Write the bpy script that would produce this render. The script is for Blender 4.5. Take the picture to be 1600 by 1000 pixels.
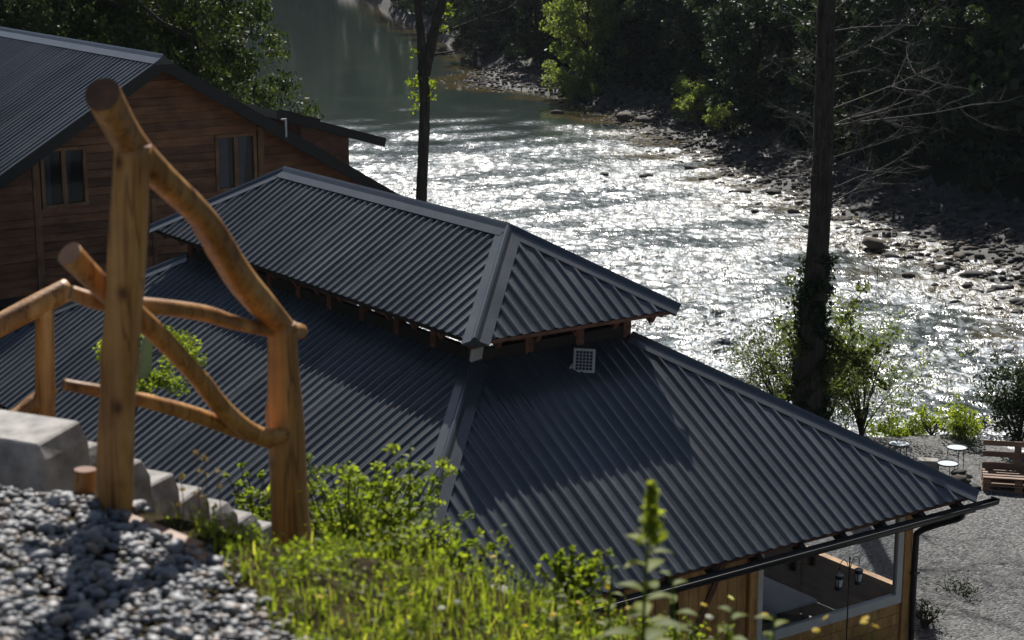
import bpy, math, random
import numpy as np
from mathutils import Vector, Matrix

# ------------------------------------------------------------------ scene, camera, light
S = bpy.context.scene
COL = S.collection
for o in list(bpy.data.objects):
    bpy.data.objects.remove(o)
RNG = np.random.default_rng(7)
random.seed(7)

CAM_H = 10.984
PITCH = math.radians(13.0)
FPX = 2900.0
cam_d = bpy.data.cameras.new("camera")
cam = bpy.data.objects.new("camera", cam_d)
COL.objects.link(cam)
cam.location = (0, 0, CAM_H)
cam.rotation_euler = (math.pi / 2 - PITCH, 0, 0)
cam_d.sensor_width = 36.0
cam_d.lens = FPX / 1600 * 36
cam_d.clip_start = 0.05
cam_d.clip_end = 3000
cam_d.dof.use_dof = True
cam_d.dof.focus_distance = 29.0
cam_d.dof.aperture_fstop = 5.0
S.camera = cam

SUN_EL, SUN_AZ = math.radians(44.3), math.radians(-1.3)      # azimuth from +Y towards +X
SUN = Vector((math.cos(SUN_EL) * math.sin(SUN_AZ), math.cos(SUN_EL) * math.cos(SUN_AZ), math.sin(SUN_EL)))
world = bpy.data.worlds.new("World")
S.world = world
world.use_nodes = True
nt = world.node_tree
sky = nt.nodes.new("ShaderNodeTexSky")
sky.sky_type = 'NISHITA'
sky.sun_disc = False
sky.sun_elevation = SUN_EL
sky.sun_rotation = SUN_AZ
bg = nt.nodes["Background"]
bg.inputs[1].default_value = 0.052
nt.links.new(sky.outputs[0], bg.inputs[0])
sun_d = bpy.data.lights.new("sun", 'SUN')
sun_d.energy = 5.0
sun_d.angle = math.radians(0.5)
sun_d.color = (1.0, 0.965, 0.91)
sun = bpy.data.objects.new("sun", sun_d)
COL.objects.link(sun)
sun.rotation_euler = SUN.to_track_quat('Z', 'Y').to_euler()
S.view_settings.view_transform = 'Standard'
S.view_settings.look = 'None'
S.view_settings.gamma = 1
S.view_settings.exposure = 0.3
S.render.engine = 'CYCLES'
S.cycles.use_denoising = True
S.cycles.max_bounces = 6
S.cycles.transparent_max_bounces = 8
S.cycles.sample_clamp_indirect = 4


def ray(px, py):
    a, b = (px - 800) / FPX, -(py - 500) / FPX
    return Vector((a, math.cos(PITCH) + b * math.sin(PITCH), -math.sin(PITCH) + b * math.cos(PITCH)))


def at(px, py, Y):
    d = ray(px, py)
    return Vector((0, 0, CAM_H)) + d * (Y / d.y)


def at_z(px, py, z):
    d = ray(px, py)
    return Vector((0, 0, CAM_H)) + d * ((z - CAM_H) / d.z)


# ------------------------------------------------------------------ materials
def mat(name):
    m = bpy.data.materials.new(name)
    m.use_nodes = True
    return m, m.node_tree, m.node_tree.nodes["Principled BSDF"]


def N(t, kind, **kw):
    n = t.nodes.new(kind)
    for k, v in kw.items():
        if isinstance(k, str) and hasattr(n, k):
            setattr(n, k, v)
        else:
            n.inputs[k].default_value = v
    return n


def ramp(t, fac, stops):
    r = t.nodes.new("ShaderNodeValToRGB")
    el = r.color_ramp.elements
    while len(el) < len(stops):
        el.new(0.5)
    for e, (p, c) in zip(el, stops):
        e.position = p
        e.color = (*c, 1)
    t.links.new(fac, r.inputs[0])
    return r.outputs[0]


def coords(t, scale=(1, 1, 1), kind='Object'):
    tc = t.nodes.new("ShaderNodeTexCoord")
    mp = t.nodes.new("ShaderNodeMapping")
    mp.inputs['Scale'].default_value = scale
    t.links.new(tc.outputs[kind], mp.inputs[0])
    return mp.outputs[0]


def noise(t, vec, scale, detail=4, rough=0.55, dist=0.0):
    n = t.nodes.new("ShaderNodeTexNoise")
    n.inputs['Scale'].default_value = scale
    n.inputs['Detail'].default_value = detail
    n.inputs['Roughness'].default_value = rough
    n.inputs['Distortion'].default_value = dist
    if vec is not None:
        t.links.new(vec, n.inputs['Vector'])
    return n.outputs[0]


def bump(t, b, h, strength=0.4, distance=0.02):
    n = t.nodes.new("ShaderNodeBump")
    n.inputs['Strength'].default_value = strength
    n.inputs['Distance'].default_value = distance
    t.links.new(h, n.inputs['Height'])
    t.links.new(n.outputs[0], b.inputs['Normal'])
    return n


def obj_random(t):
    return t.nodes.new("ShaderNodeObjectInfo").outputs['Random']


def mul(t, a, b, mode='MULTIPLY', fac=1.0):
    m = t.nodes.new("ShaderNodeMix")
    m.data_type = 'RGBA'
    m.blend_type = mode
    m.inputs[0].default_value = fac
    for s, i in ((a, 6), (b, 7)):
        if hasattr(s, 'is_linked'):
            t.links.new(s, m.inputs[i])
        else:
            m.inputs[i].default_value = (*s, 1)
    return m.outputs[2]


def wood(name, c1, c2, c3, axis=0, grain=1.0, rough=0.6, vary=0.35, bs=0.35, knots=False):
    m, t, b = mat(name)
    sc = [14 * grain] * 3
    sc[axis] = 1.1 * grain
    v = coords(t, sc)
    rnd = obj_random(t)
    ad = t.nodes.new("ShaderNodeVectorMath")
    ad.operation = 'ADD'
    cmb = t.nodes.new("ShaderNodeCombineXYZ")
    mm = t.nodes.new("ShaderNodeMath")
    mm.operation = 'MULTIPLY'
    mm.inputs[1].default_value = 37.0
    t.links.new(rnd, mm.inputs[0])
    for i in range(3):
        t.links.new(mm.outputs[0], cmb.inputs[i])
    t.links.new(v, ad.inputs[0])
    t.links.new(cmb.outputs[0], ad.inputs[1])
    v = ad.outputs[0]
    n1 = noise(t, v, 1.0, 6, 0.65, 0.6)
    col = ramp(t, n1, [(0.28, c1), (0.5, c2), (0.72, c3)])
    vk = coords(t, [2.2 if i != axis else 1.3 for i in range(3)])
    n2 = noise(t, vk, 2.0 * grain, 3, 0.6)
    col = mul(t, col, ramp(t, n2, [(0.3, (0.55, 0.5, 0.45)), (0.6, (1, 1, 1))]))
    rr = ramp(t, rnd, [(0.0, (1 - vary,) * 3), (1.0, (1 + vary * 0.3,) * 3)])
    col = mul(t, col, rr)
    if knots:
        vo = t.nodes.new("ShaderNodeTexVoronoi")
        vo.inputs['Scale'].default_value = 7.0
        t.links.new(coords(t, (1, 1, 0.7)), vo.inputs['Vector'])
        col = mul(t, col, ramp(t, vo.outputs['Distance'], [(0.05, (0.25, 0.18, 0.13)), (0.13, (0.8, 0.72, 0.62)), (0.2, (1, 1, 1))]))
        cr = noise(t, coords(t, (26, 26, 0.9)), 1.0, 2, 0.5)
        col = mul(t, col, ramp(t, cr, [(0.47, (1, 1, 1)), (0.495, (0.35, 0.27, 0.2)), (0.51, (0.35, 0.27, 0.2)), (0.53, (1, 1, 1))]), fac=0.75)
        sm = noise(t, coords(t), 3.2, 4, 0.65)
        col = mul(t, col, ramp(t, sm, [(0.30, (0.60, 0.50, 0.44)), (0.5, (1, 1, 1))]))
    t.links.new(col, b.inputs['Base Color'])
    b.inputs['Roughness'].default_value = rough
    bump(t, b, n1, bs, 0.01)
    return m


def plain(name, c, rough=0.5, metal=0.0, nscale=8, namp=0.25, bs=0.0, spec=0.5):
    m, t, b = mat(name)
    v = coords(t)
    n = noise(t, v, nscale, 5, 0.6)
    lo = tuple(x * (1 - namp) for x in c)
    hi = tuple(min(1, x * (1 + namp)) for x in c)
    t.links.new(ramp(t, n, [(0.3, lo), (0.7, hi)]), b.inputs['Base Color'])
    b.inputs['Roughness'].default_value = rough
    b.inputs['Metallic'].default_value = metal
    b.inputs['Specular IOR Level'].default_value = spec
    if bs:
        bump(t, b, n, bs, 0.01)
    return m


def roof_metal():
    m, t, b = mat("anthracite_roof_paint")
    v = coords(t)
    n = noise(t, v, 1.3, 5, 0.6)
    n2 = noise(t, v, 40, 3, 0.6)
    col = ramp(t, n, [(0.3, (0.060, 0.065, 0.071)), (0.7, (0.082, 0.088, 0.095))])
    dust = ramp(t, n2, [(0.55, (1, 1, 1)), (0.75, (1.5, 1.45, 1.4))])
    at_ = t.nodes.new("ShaderNodeAttribute")
    at_.attribute_name = "tint"
    col = mul(t, col, ramp(t, at_.outputs['Fac'], [(0.0, (1, 1, 1)), (0.02, (0.82, 0.82, 0.82)), (1.0, (1.18, 1.18, 1.18))]))
    t.links.new(mul(t, col, dust), b.inputs['Base Color'])
    b.inputs['Metallic'].default_value = 0.0
    t.links.new(ramp(t, n, [(0.3, (0.17,) * 3), (0.7, (0.27,) * 3)]), b.inputs['Roughness'])
    b.inputs['Specular IOR Level'].default_value = 0.75
    bump(t, b, n, 0.3, 0.012)
    return m


def leaf(name, c1, c2, c3, trans=0.45, rough=0.55, spec=0.25):
    m, t, b = mat(name)
    a = t.nodes.new("ShaderNodeAttribute")
    a.attribute_name = "tint"
    col = ramp(t, a.outputs['Fac'], [(0.0, c1), (0.55, c2), (1.0, c3)])
    t.links.new(col, b.inputs['Base Color'])
    b.inputs['Roughness'].default_value = rough
    b.inputs['Specular IOR Level'].default_value = spec
    tr = t.nodes.new("ShaderNodeBsdfTranslucent")
    cc = mul(t, col, (2.0, 2.1, 0.8))
    t.links.new(cc, tr.inputs[0])
    mx = t.nodes.new("ShaderNodeMixShader")
    mx.inputs[0].default_value = trans
    t.links.new(b.outputs[0], mx.inputs[1])
    t.links.new(tr.outputs[0], mx.inputs[2])
    t.links.new(mx.outputs[0], t.nodes["Material Output"].inputs[0])
    return m


def stone_attr(name, stops, rough=0.6, nscale=30, bs=0.3):
    m, t, b = mat(name)
    a = t.nodes.new("ShaderNodeAttribute")
    a.attribute_name = "tint"
    col = ramp(t, a.outputs['Fac'], stops)
    n = noise(t, coords(t), nscale, 4, 0.6)
    col = mul(t, col, ramp(t, n, [(0.3, (0.72,) * 3), (0.7, (1.12,) * 3)]))
    t.links.new(col, b.inputs['Base Color'])
    b.inputs['Roughness'].default_value = rough
    bump(t, b, n, bs, 0.005)
    return m


M = {}
M['roof'] = roof_metal()
M['log'] = wood("peeled_log", (0.34, 0.145, 0.036), (0.60, 0.285, 0.075), (0.76, 0.43, 0.15), axis=2, rough=0.5, vary=0.15, knots=True)
M['log_end'] = plain("sawn_log_end", (0.17, 0.075, 0.035), 0.7, nscale=18, namp=0.4)
M['plank_h'] = wood("weathered_larch_boards", (0.17, 0.064, 0.026), (0.34, 0.140, 0.058), (0.43, 0.195, 0.088), axis=1, grain=0.8, vary=0.45)
M['trim'] = wood("window_trim_wood", (0.24, 0.11, 0.05), (0.36, 0.18, 0.085), (0.43, 0.24, 0.12), axis=2, vary=0.2)
M['pine'] = wood("fresh_pine", (0.44, 0.20, 0.055), (0.64, 0.33, 0.10), (0.74, 0.43, 0.16), axis=2, vary=0.2)
M['beam'] = wood("red_brown_beam", (0.14, 0.05, 0.026), (0.25, 0.10, 0.055), (0.32, 0.14, 0.08), axis=0, vary=0.3)
M['pallet'] = wood("pallet_wood", (0.16, 0.08, 0.045), (0.30, 0.16, 0.09), (0.42, 0.26, 0.16), axis=0, vary=0.35)
M['dark_wood'] = plain("dark_wood_and_shade", (0.030, 0.022, 0.018), 0.7, nscale=4)  # plain dark timber; also carries painted shade on lower storey and lantern sills
M['black'] = plain("black_painted_metal", (0.012, 0.013, 0.015), 0.35, nscale=3)
M['white'] = plain("white_painted_frame", (0.62, 0.59, 0.53), 0.5, nscale=5, namp=0.08)
M['pale_top'] = plain("pale_table_cover", (0.55, 0.60, 0.64), 0.4, nscale=2, namp=0.12)
M['concrete'] = plain("rough_concrete", (0.30, 0.28, 0.25), 0.85, nscale=9, namp=0.35, bs=0.5)
M['step'] = plain("split_limestone", (0.36, 0.34, 0.315), 0.9, nscale=13, namp=0.4, bs=0.6)
M['bark'] = wood("dark_bark", (0.018, 0.014, 0.010), (0.055, 0.043, 0.032), (0.10, 0.085, 0.07), axis=2, grain=1.3, rough=0.95, vary=0.1, bs=1.0)
M['twig'] = plain("grey_dead_twig", (0.075, 0.068, 0.06), 0.8, nscale=6, namp=0.3)
M['cloth'] = plain("grey_curtain", (0.13, 0.15, 0.18), 0.9, nscale=5, namp=0.15)
M['dark_in'] = plain("dark_room", (0.012, 0.012, 0.013), 0.9)
M['solar_cell'] = plain("solar_cell", (0.010, 0.012, 0.025), 0.2, nscale=3)
M['floor'] = plain("dark_plank_floor", (0.085, 0.065, 0.052), 0.6, nscale=6, namp=0.3)
M['lamp_glass'] = plain("milky_glass", (0.62, 0.64, 0.66), 0.2, nscale=3, namp=0.05)
M['tube'] = plain("pale_green_tree_guard", (0.36, 0.42, 0.20), 0.6, nscale=4, namp=0.15)

gm, gt, gb = mat("clear_pane")
tb = gt.nodes.new("ShaderNodeBsdfTransparent")
tb.inputs[0].default_value = (0.86, 0.88, 0.9, 1)
gl = gt.nodes.new("ShaderNodeBsdfGlossy")
gl.inputs['Roughness'].default_value = 0.08
lw = gt.nodes.new("ShaderNodeLayerWeight")
lw.inputs[0].default_value = 0.5
pw4 = gt.nodes.new("ShaderNodeMath")
pw4.operation = 'POWER'
pw4.inputs[1].default_value = 4.0
gt.links.new(lw.outputs['Facing'], pw4.inputs[0])
fr = gt.nodes.new("ShaderNodeMath")
fr.operation = 'MULTIPLY_ADD'
fr.inputs[1].default_value = 0.9
fr.inputs[2].default_value = 0.04
gt.links.new(pw4.outputs[0], fr.inputs[0])
mx = gt.nodes.new("ShaderNodeMixShader")
gt.links.new(fr.outputs[0], mx.inputs[0])
gt.links.new(tb.outputs[0], mx.inputs[1])
gt.links.new(gl.outputs[0], mx.inputs[2])
gt.links.new(mx.outputs[0], gt.nodes["Material Output"].inputs[0])
M['glass'] = gm

M['leaf_mid'] = leaf("mid_green_leaves", (0.018, 0.030, 0.015), (0.031, 0.047, 0.020), (0.052, 0.070, 0.026), 0.24)
M['leaf_dark'] = leaf("dark_green_leaves", (0.014, 0.026, 0.014), (0.025, 0.042, 0.019), (0.042, 0.062, 0.025), 0.18)
M['leaf_tree'] = leaf("dull_tree_leaves", (0.022, 0.036, 0.014), (0.042, 0.060, 0.020), (0.085, 0.10, 0.03), 0.3)
M['leaf_pale'] = leaf("pale_willow_leaves", (0.09, 0.115, 0.05), (0.15, 0.18, 0.07), (0.22, 0.25, 0.09), 0.5)
M['leaf_olive'] = leaf("olive_bush_leaves", (0.040, 0.055, 0.020), (0.075, 0.095, 0.032), (0.13, 0.15, 0.045), 0.42)
M['leaf_bright'] = leaf("bright_fresh_leaves", (0.08, 0.115, 0.018), (0.165, 0.205, 0.03), (0.29, 0.31, 0.055), 0.58)
M['grass'] = leaf("grass_blades", (0.075, 0.105, 0.018), (0.18, 0.21, 0.032), (0.36, 0.33, 0.10), 0.58)
M['petal_y'] = leaf("yellow_petals", (0.6, 0.42, 0.03), (0.7, 0.5, 0.04), (0.75, 0.6, 0.1), 0.4)
M['petal_w'] = leaf("off_white_petals", (0.5, 0.5, 0.4), (0.6, 0.6, 0.5), (0.7, 0.7, 0.6), 0.4)
M['dry'] = leaf("dry_stems", (0.20, 0.13, 0.06), (0.26, 0.18, 0.08), (0.34, 0.25, 0.12), 0.3)
M['pebble'] = stone_attr("river_pebbles", [(0.0, (0.085, 0.088, 0.095)), (0.35, (0.18, 0.185, 0.195)), (0.65, (0.30, 0.30, 0.30)), (0.82, (0.26, 0.19, 0.14)), (1.0, (0.52, 0.51, 0.50))], 0.55, 60)
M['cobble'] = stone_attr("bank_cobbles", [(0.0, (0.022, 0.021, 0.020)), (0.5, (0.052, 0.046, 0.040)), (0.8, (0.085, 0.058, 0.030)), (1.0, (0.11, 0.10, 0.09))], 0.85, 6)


def gravel_mat(name, c1, c2, c3, sc, weeds=True):
    m, t, b = mat(name)
    v = coords(t)
    vo = t.nodes.new("ShaderNodeTexVoronoi")
    vo.inputs['Scale'].default_value = sc
    t.links.new(v, vo.inputs['Vector'])
    bw = t.nodes.new("ShaderNodeRGBToBW")
    t.links.new(vo.outputs['Color'], bw.inputs[0])
    col = ramp(t, bw.outputs[0], [(0.2, c1), (0.5, c2), (0.85, c3)])
    big = noise(t, v, 0.5, 4, 0.6)
    col = mul(t, col, ramp(t, big, [(0.3, (0.75, 0.74, 0.72)), (0.7, (1.1, 1.1, 1.1))]))
    if weeds:
        w = noise(t, v, 1.1, 6, 0.75)
        mixn = t.nodes.new("ShaderNodeMix")
        mixn.data_type = 'RGBA'
        t.links.new(ramp(t, w, [(0.62, (0, 0, 0)), (0.74, (1, 1, 1))]), mixn.inputs[0])
        t.links.new(col, mixn.inputs[6])
        mixn.inputs[7].default_value = (0.07, 0.075, 0.03, 1)
        col = mixn.outputs[2]
    t.links.new(col, b.inputs['Base Color'])
    b.inputs['Roughness'].default_value = 0.8
    bump(t, b, vo.outputs['Distance'], 1.0, -0.03)
    return m


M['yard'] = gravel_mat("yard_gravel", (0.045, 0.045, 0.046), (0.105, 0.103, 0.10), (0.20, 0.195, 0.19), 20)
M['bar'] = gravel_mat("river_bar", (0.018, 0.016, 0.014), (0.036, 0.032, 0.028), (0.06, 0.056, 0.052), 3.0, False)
M['soil'] = plain("dark_soil_and_litter", (0.042, 0.034, 0.020), 0.95, nscale=14, namp=0.8, bs=1.0, spec=0.0)
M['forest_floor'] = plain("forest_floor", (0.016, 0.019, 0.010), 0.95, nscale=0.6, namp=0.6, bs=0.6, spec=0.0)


# ------------------------------------------------------------------ mesh helpers
def link(name, me, parent=None, m=None, smooth=False):
    o = bpy.data.objects.new(name, me)
    COL.objects.link(o)
    if parent is not None:
        o.parent = parent
    if m is not None and not me.materials:
        me.materials.append(m)
    if smooth:
        me.polygons.foreach_set("use_smooth", np.ones(len(me.polygons), dtype=bool))
    return o


def mesh_np(name, V, F, tint=None):
    """V (n,3), F (m,k) all faces with k corners; tint per vertex"""
    V = np.asarray(V, dtype=np.float32)
    F = np.asarray(F, dtype=np.int32)
    me = bpy.data.meshes.new(name)
    me.vertices.add(len(V))
    me.vertices.foreach_set("co", V.ravel())
    m, k = F.shape
    me.loops.add(m * k)
    me.loops.foreach_set("vertex_index", F.ravel())
    me.polygons.add(m)
    me.polygons.foreach_set("loop_start", np.arange(0, m * k, k, dtype=np.int32))
    if tint is not None:
        a = me.attributes.new("tint", 'FLOAT', 'POINT')
        a.data.foreach_set("value", np.asarray(tint, dtype=np.float32))
    me.update(calc_edges=True)
    return me


class MB:
    """collects simple solids into one mesh"""
    def __init__(self):
        self.v, self.f = [], []

    def add(self, vs, fs):
        n = len(self.v)
        self.v += [tuple(p) for p in vs]
        self.f += [tuple(i + n for i in f) for f in fs]
        return self

    def box(self, c, s, rot=None):
        hx, hy, hz = s[0] / 2, s[1] / 2, s[2] / 2
        P = [Vector((x * hx, y * hy, z * hz)) for x in (-1, 1) for y in (-1, 1) for z in (-1, 1)]
        if rot is not None:
            P = [rot @ p for p in P]
        P = [p + Vector(c) for p in P]
        return self.add(P, [(0, 1, 3, 2), (4, 6, 7, 5), (0, 4, 5, 1), (2, 3, 7, 6), (0, 2, 6, 4), (1, 5, 7, 3)])

    def bar(self, a, b, w, h, up=(0, 0, 1)):
        a, b = Vector(a), Vector(b)
        d = (b - a)
        L = d.length
        d.normalize()
        u = Vector(up)
        s = d.cross(u)
        if s.length < 1e-4:
            s = d.cross(Vector((1, 0, 0)))
        s.normalize()
        u = s.cross(d)
        R = Matrix((d, s, u)).transposed()
        return self.box((a + b) / 2, (L, w, h), R)

    def prism(self, poly, ext):
        n = len(poly)
        e = Vector(ext)
        vs = [Vector(p) for p in poly] + [Vector(p) + e for p in poly]
        fs = [tuple(range(n))[::-1], tuple(range(n, 2 * n))] + [(i, (i + 1) % n, n + (i + 1) % n, n + i) for i in range(n)]
        return self.add(vs, fs)

    def tube(self, pts, rads, k=8, cap=True):
        V, F = tube_arrays(pts, rads, k)
        self.add([tuple(p) for p in V], [tuple(f) for f in F])
        if cap:
            n = len(pts)
            b = len(self.v) - n * k
            self.f += [tuple(b + i for i in range(k))[::-1], tuple(b + (n - 1) * k + i for i in range(k))]
        return self

    def build(self, name, m, parent=None, smooth=False, bevel=0.0):
        me = bpy.data.meshes.new(name)
        me.from_pydata(self.v, [], self.f)
        me.update()
        o = link(name, me, parent, m, smooth)
        if bevel:
            b = o.modifiers.new("bevel", 'BEVEL')
            b.width = bevel
            b.segments = 1
            b.limit_method = 'ANGLE'
        return o


def tube_arrays(pts, rads, k=8, wob=0.0, seed=0):
    pts = np.array([tuple(p) for p in pts], dtype=float)
    n = len(pts)
    rads = np.broadcast_to(np.asarray(rads, dtype=float), (n,))
    t = np.gradient(pts, axis=0)
    t /= np.linalg.norm(t, axis=1)[:, None] + 1e-12
    ref = np.array([0.0, 0, 1]) if abs(t[0][2]) < 0.9 else np.array([1.0, 0, 0])
    u = np.cross(t[0], ref)
    u /= np.linalg.norm(u)
    V = []
    r = np.random.default_rng(seed)
    for i in range(n):
        u = u - t[i] * (u @ t[i])
        u /= np.linalg.norm(u)
        w = np.cross(t[i], u)
        a = np.arange(k) / k * 2 * math.pi
        rr = rads[i] * (1 + wob * r.normal(size=k))
        V.append(pts[i] + rr[:, None] * (np.cos(a)[:, None] * u + np.sin(a)[:, None] * w))
    V = np.concatenate(V)
    i = np.arange(n - 1)[:, None] * k
    j = np.arange(k)[None]
    j2 = (j + 1) % k
    F = np.stack([i + j, i + j2, i + k + j2, i + k + j], -1).reshape(-1, 4)
    return V, F


def smooth_path(pts, n=8):
    P = [Vector(p) for p in pts]
    P = [P[0] * 2 - P[1]] + P + [P[-1] * 2 - P[-2]]
    out = []
    for i in range(1, len(P) - 2):
        for j in range(n):
            t = j / n
            p0, p1, p2, p3 = P[i - 1:i + 3]
            out.append(0.5 * ((2 * p1) + (p2 - p0) * t + (2 * p0 - 5 * p1 + 4 * p2 - p3) * t * t + (3 * p1 - p0 - 3 * p2 + p3) * t ** 3))
    out.append(P[-2])
    return out


def empty(name, loc=(0, 0, 0), rz=0.0):
    o = bpy.data.objects.new(name, None)
    COL.objects.link(o)
    o.location = loc
    o.rotation_euler = (0, 0, rz)
    return o


def tag(o, label=None, cat=None, group=None, kind=None):
    if label:
        o["label"] = label
    if cat:
        o["category"] = cat
    if group:
        o["group"] = group
    if kind:
        o["kind"] = kind
    return o


def smoothstep(a, b, x):
    t = np.clip((x - a) / (b - a), 0, 1)
    return t * t * (3 - 2 * t)


def vnoise(X, Y, seed=0, n=14, lmin=1.0, lmax=8.0):
    """smooth random field, about unit variance"""
    r = np.random.default_rng(seed)
    out = np.zeros_like(X, dtype=float)
    for _ in range(n):
        lam = math.exp(r.uniform(math.log(lmin), math.log(lmax)))
        a = r.uniform(0, 2 * math.pi)
        out += np.sin(2 * math.pi / lam * (X * math.cos(a) + Y * math.sin(a)) + r.uniform(0, 6.28))
    return out / math.sqrt(n / 2)


def grid_mesh(name, xs, ys, hf):
    X, Y = np.meshgrid(xs, ys)
    Z = hf(X, Y)
    V = np.stack([X, Y, Z], -1).reshape(-1, 3)
    nx, ny = len(xs), len(ys)
    i = np.arange(ny - 1)[:, None] * nx
    j = np.arange(nx - 1)[None]
    F = np.stack([i + j, i + j + 1, i + nx + j + 1, i + nx + j], -1).reshape(-1, 4)
    return mesh_np(name, V, F), X, Y


# ------------------------------------------------------------------ setting: terrain and river
WATER_Z = -2.5
YR = np.array([20, 30, 40, 50, 60, 69, 85, 103, 112, 126, 131, 137, 151, 175, 206, 240, 300, 360])
XR = np.array([34, 30, 25, 20, 16.6, 14.4, 11.6, 7.8, 5.8, 3.6, -3.2, -3.6, -2.6, -7, -13, -18, -40, -70])
YFO = np.array([20, 50, 60, 75, 81, 88, 109, 120, 135, 151, 206, 240, 300, 360])
XFO = np.array([48, 33, 27, 20.8, 17.5, 14.8, 11.6, 8.0, 2.5, -1.9, -12.8, -17.9, -39.8, -69.8])
YL = np.array([50, 58, 70, 100, 150, 200, 240, 262, 300])
XL = np.array([-9, -14, -19, -20.5, -21.5, -27, -38, -60, -120])
XN = np.array([-60, -14, -8, -2, 5, 12, 20, 35, 60])
YN = np.array([62, 57, 50, 45.5, 42, 39.5, 37.5, 33, 28])


def far_h(X, Y):
    xr = np.interp(Y, YR, XR)
    xf = np.interp(Y, YFO, XFO)
    bar = -2.75 + 0.9 * np.clip((X - xr) / np.maximum(xf - xr, 1), 0, 1) + 0.10 * vnoise(X, Y, 3, 14, 1.5, 7)
    hill = -1.85 + 0.72 * np.maximum(X - xf, 0) * 0.85
    z = np.where(X < xr, -2.75 - 0.35 * np.minimum(xr - X, 4), np.where(X < xf, bar, hill))
    xl = np.interp(Y, YL, XL)
    left = -2.75 + 0.55 * (xl - X)
    z = np.where(X < xl, np.maximum(z, left), z)
    z = np.maximum(z, np.where(Y > 262, -2.75 + 0.6 * (Y - 262), -9))
    z = np.minimum(z, 75 + 0.05 * z)
    z = z + np.where(z > 0, 0.8 * vnoise(X, Y, 5, 12, 5, 30) * np.clip(z / 10, 0, 1), 0)
    return z


def near_h(X, Y):
    yn = np.interp(X, XN, YN) + 0.35 * vnoise(X, Y, 9, 8, 2, 6)
    d = yn - Y                                      # metres inside the bank
    return np.where(d > 4, 0.0, -3.6 * (1 - smoothstep(-1.0, 4, d))) + 0.02 * vnoise(X, Y, 11, 8, 1, 5)


def slope_h(X, Y):
    """the gravel and grass slope the photographer stands on"""
    base = 9.24 - 0.28 * (X + 1.5) - 0.10 * (Y - 5.2)
    base = base - 0.20 * np.maximum(X + 0.25, 0) - 0.05 * np.maximum(X - 0.2, 0) ** 2
    base = np.where(X < -1.5, base - 0.18 * (-X - 1.5), base)
    yc = 5.25 + 0.30 * np.clip(X + 1.5, 0, 3) + 0.06 * vnoise(X, Y, 21, 6, 0.6, 2.5)
    drop = np.maximum(Y - yc, 0)
    return base - 0.62 * np.maximum(drop - 0.15, 0) - 0.8 * np.minimum(drop, 0.3) ** 2 + 0.008 * vnoise(X, Y, 23, 10, 0.25, 1.2)


def slope_pt(x, y):
    return float(slope_h(np.array([float(x)]), np.array([float(y)]))[0])


me, _, _ = grid_mesh("hillside", np.linspace(-14, 14, 141), np.concatenate([np.linspace(-4, 9, 131), np.linspace(9.4, 21, 30)]), slope_h)
tag(link("slope_ground", me, None, M['soil'], True), "dark soil slope falling from the path to the yard", "ground", kind="structure")
me, _, _ = grid_mesh("yard", np.linspace(-50, 60, 221), np.linspace(11, 66, 141), near_h)
tag(link("yard_ground", me, None, M['yard'], True), "grey gravel yard around the pavilion", "ground", kind="structure")
xs = np.concatenate([np.linspace(-140, -30, 40), np.linspace(-28, 40, 137), np.linspace(42, 180, 50)])
ys = np.concatenate([np.linspace(15, 150, 215), np.linspace(152, 420, 90)])
me, X, Y = grid_mesh("far_terrain", xs, ys, far_h)
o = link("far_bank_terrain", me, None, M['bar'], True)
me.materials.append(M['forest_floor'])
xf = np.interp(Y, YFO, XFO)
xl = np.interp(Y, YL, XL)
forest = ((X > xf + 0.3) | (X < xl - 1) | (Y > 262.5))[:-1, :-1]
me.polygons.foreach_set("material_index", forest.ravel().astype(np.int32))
tag(o, "rocky far river bank rising into dark wooded hills", "terrain", kind="structure")

# water
def rapid_mask(X, Y):
    edge = 108 + 0.10 * (X - 4) ** 2 * 0.02 + 3.0 * vnoise(X, Y, 31, 8, 6, 22)
    m = 1 - smoothstep(-20, 16, Y - edge - 5 * vnoise(X, Y, 33, 10, 3, 12) * 0.6)
    return np.clip(m, 0, 1)


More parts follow.
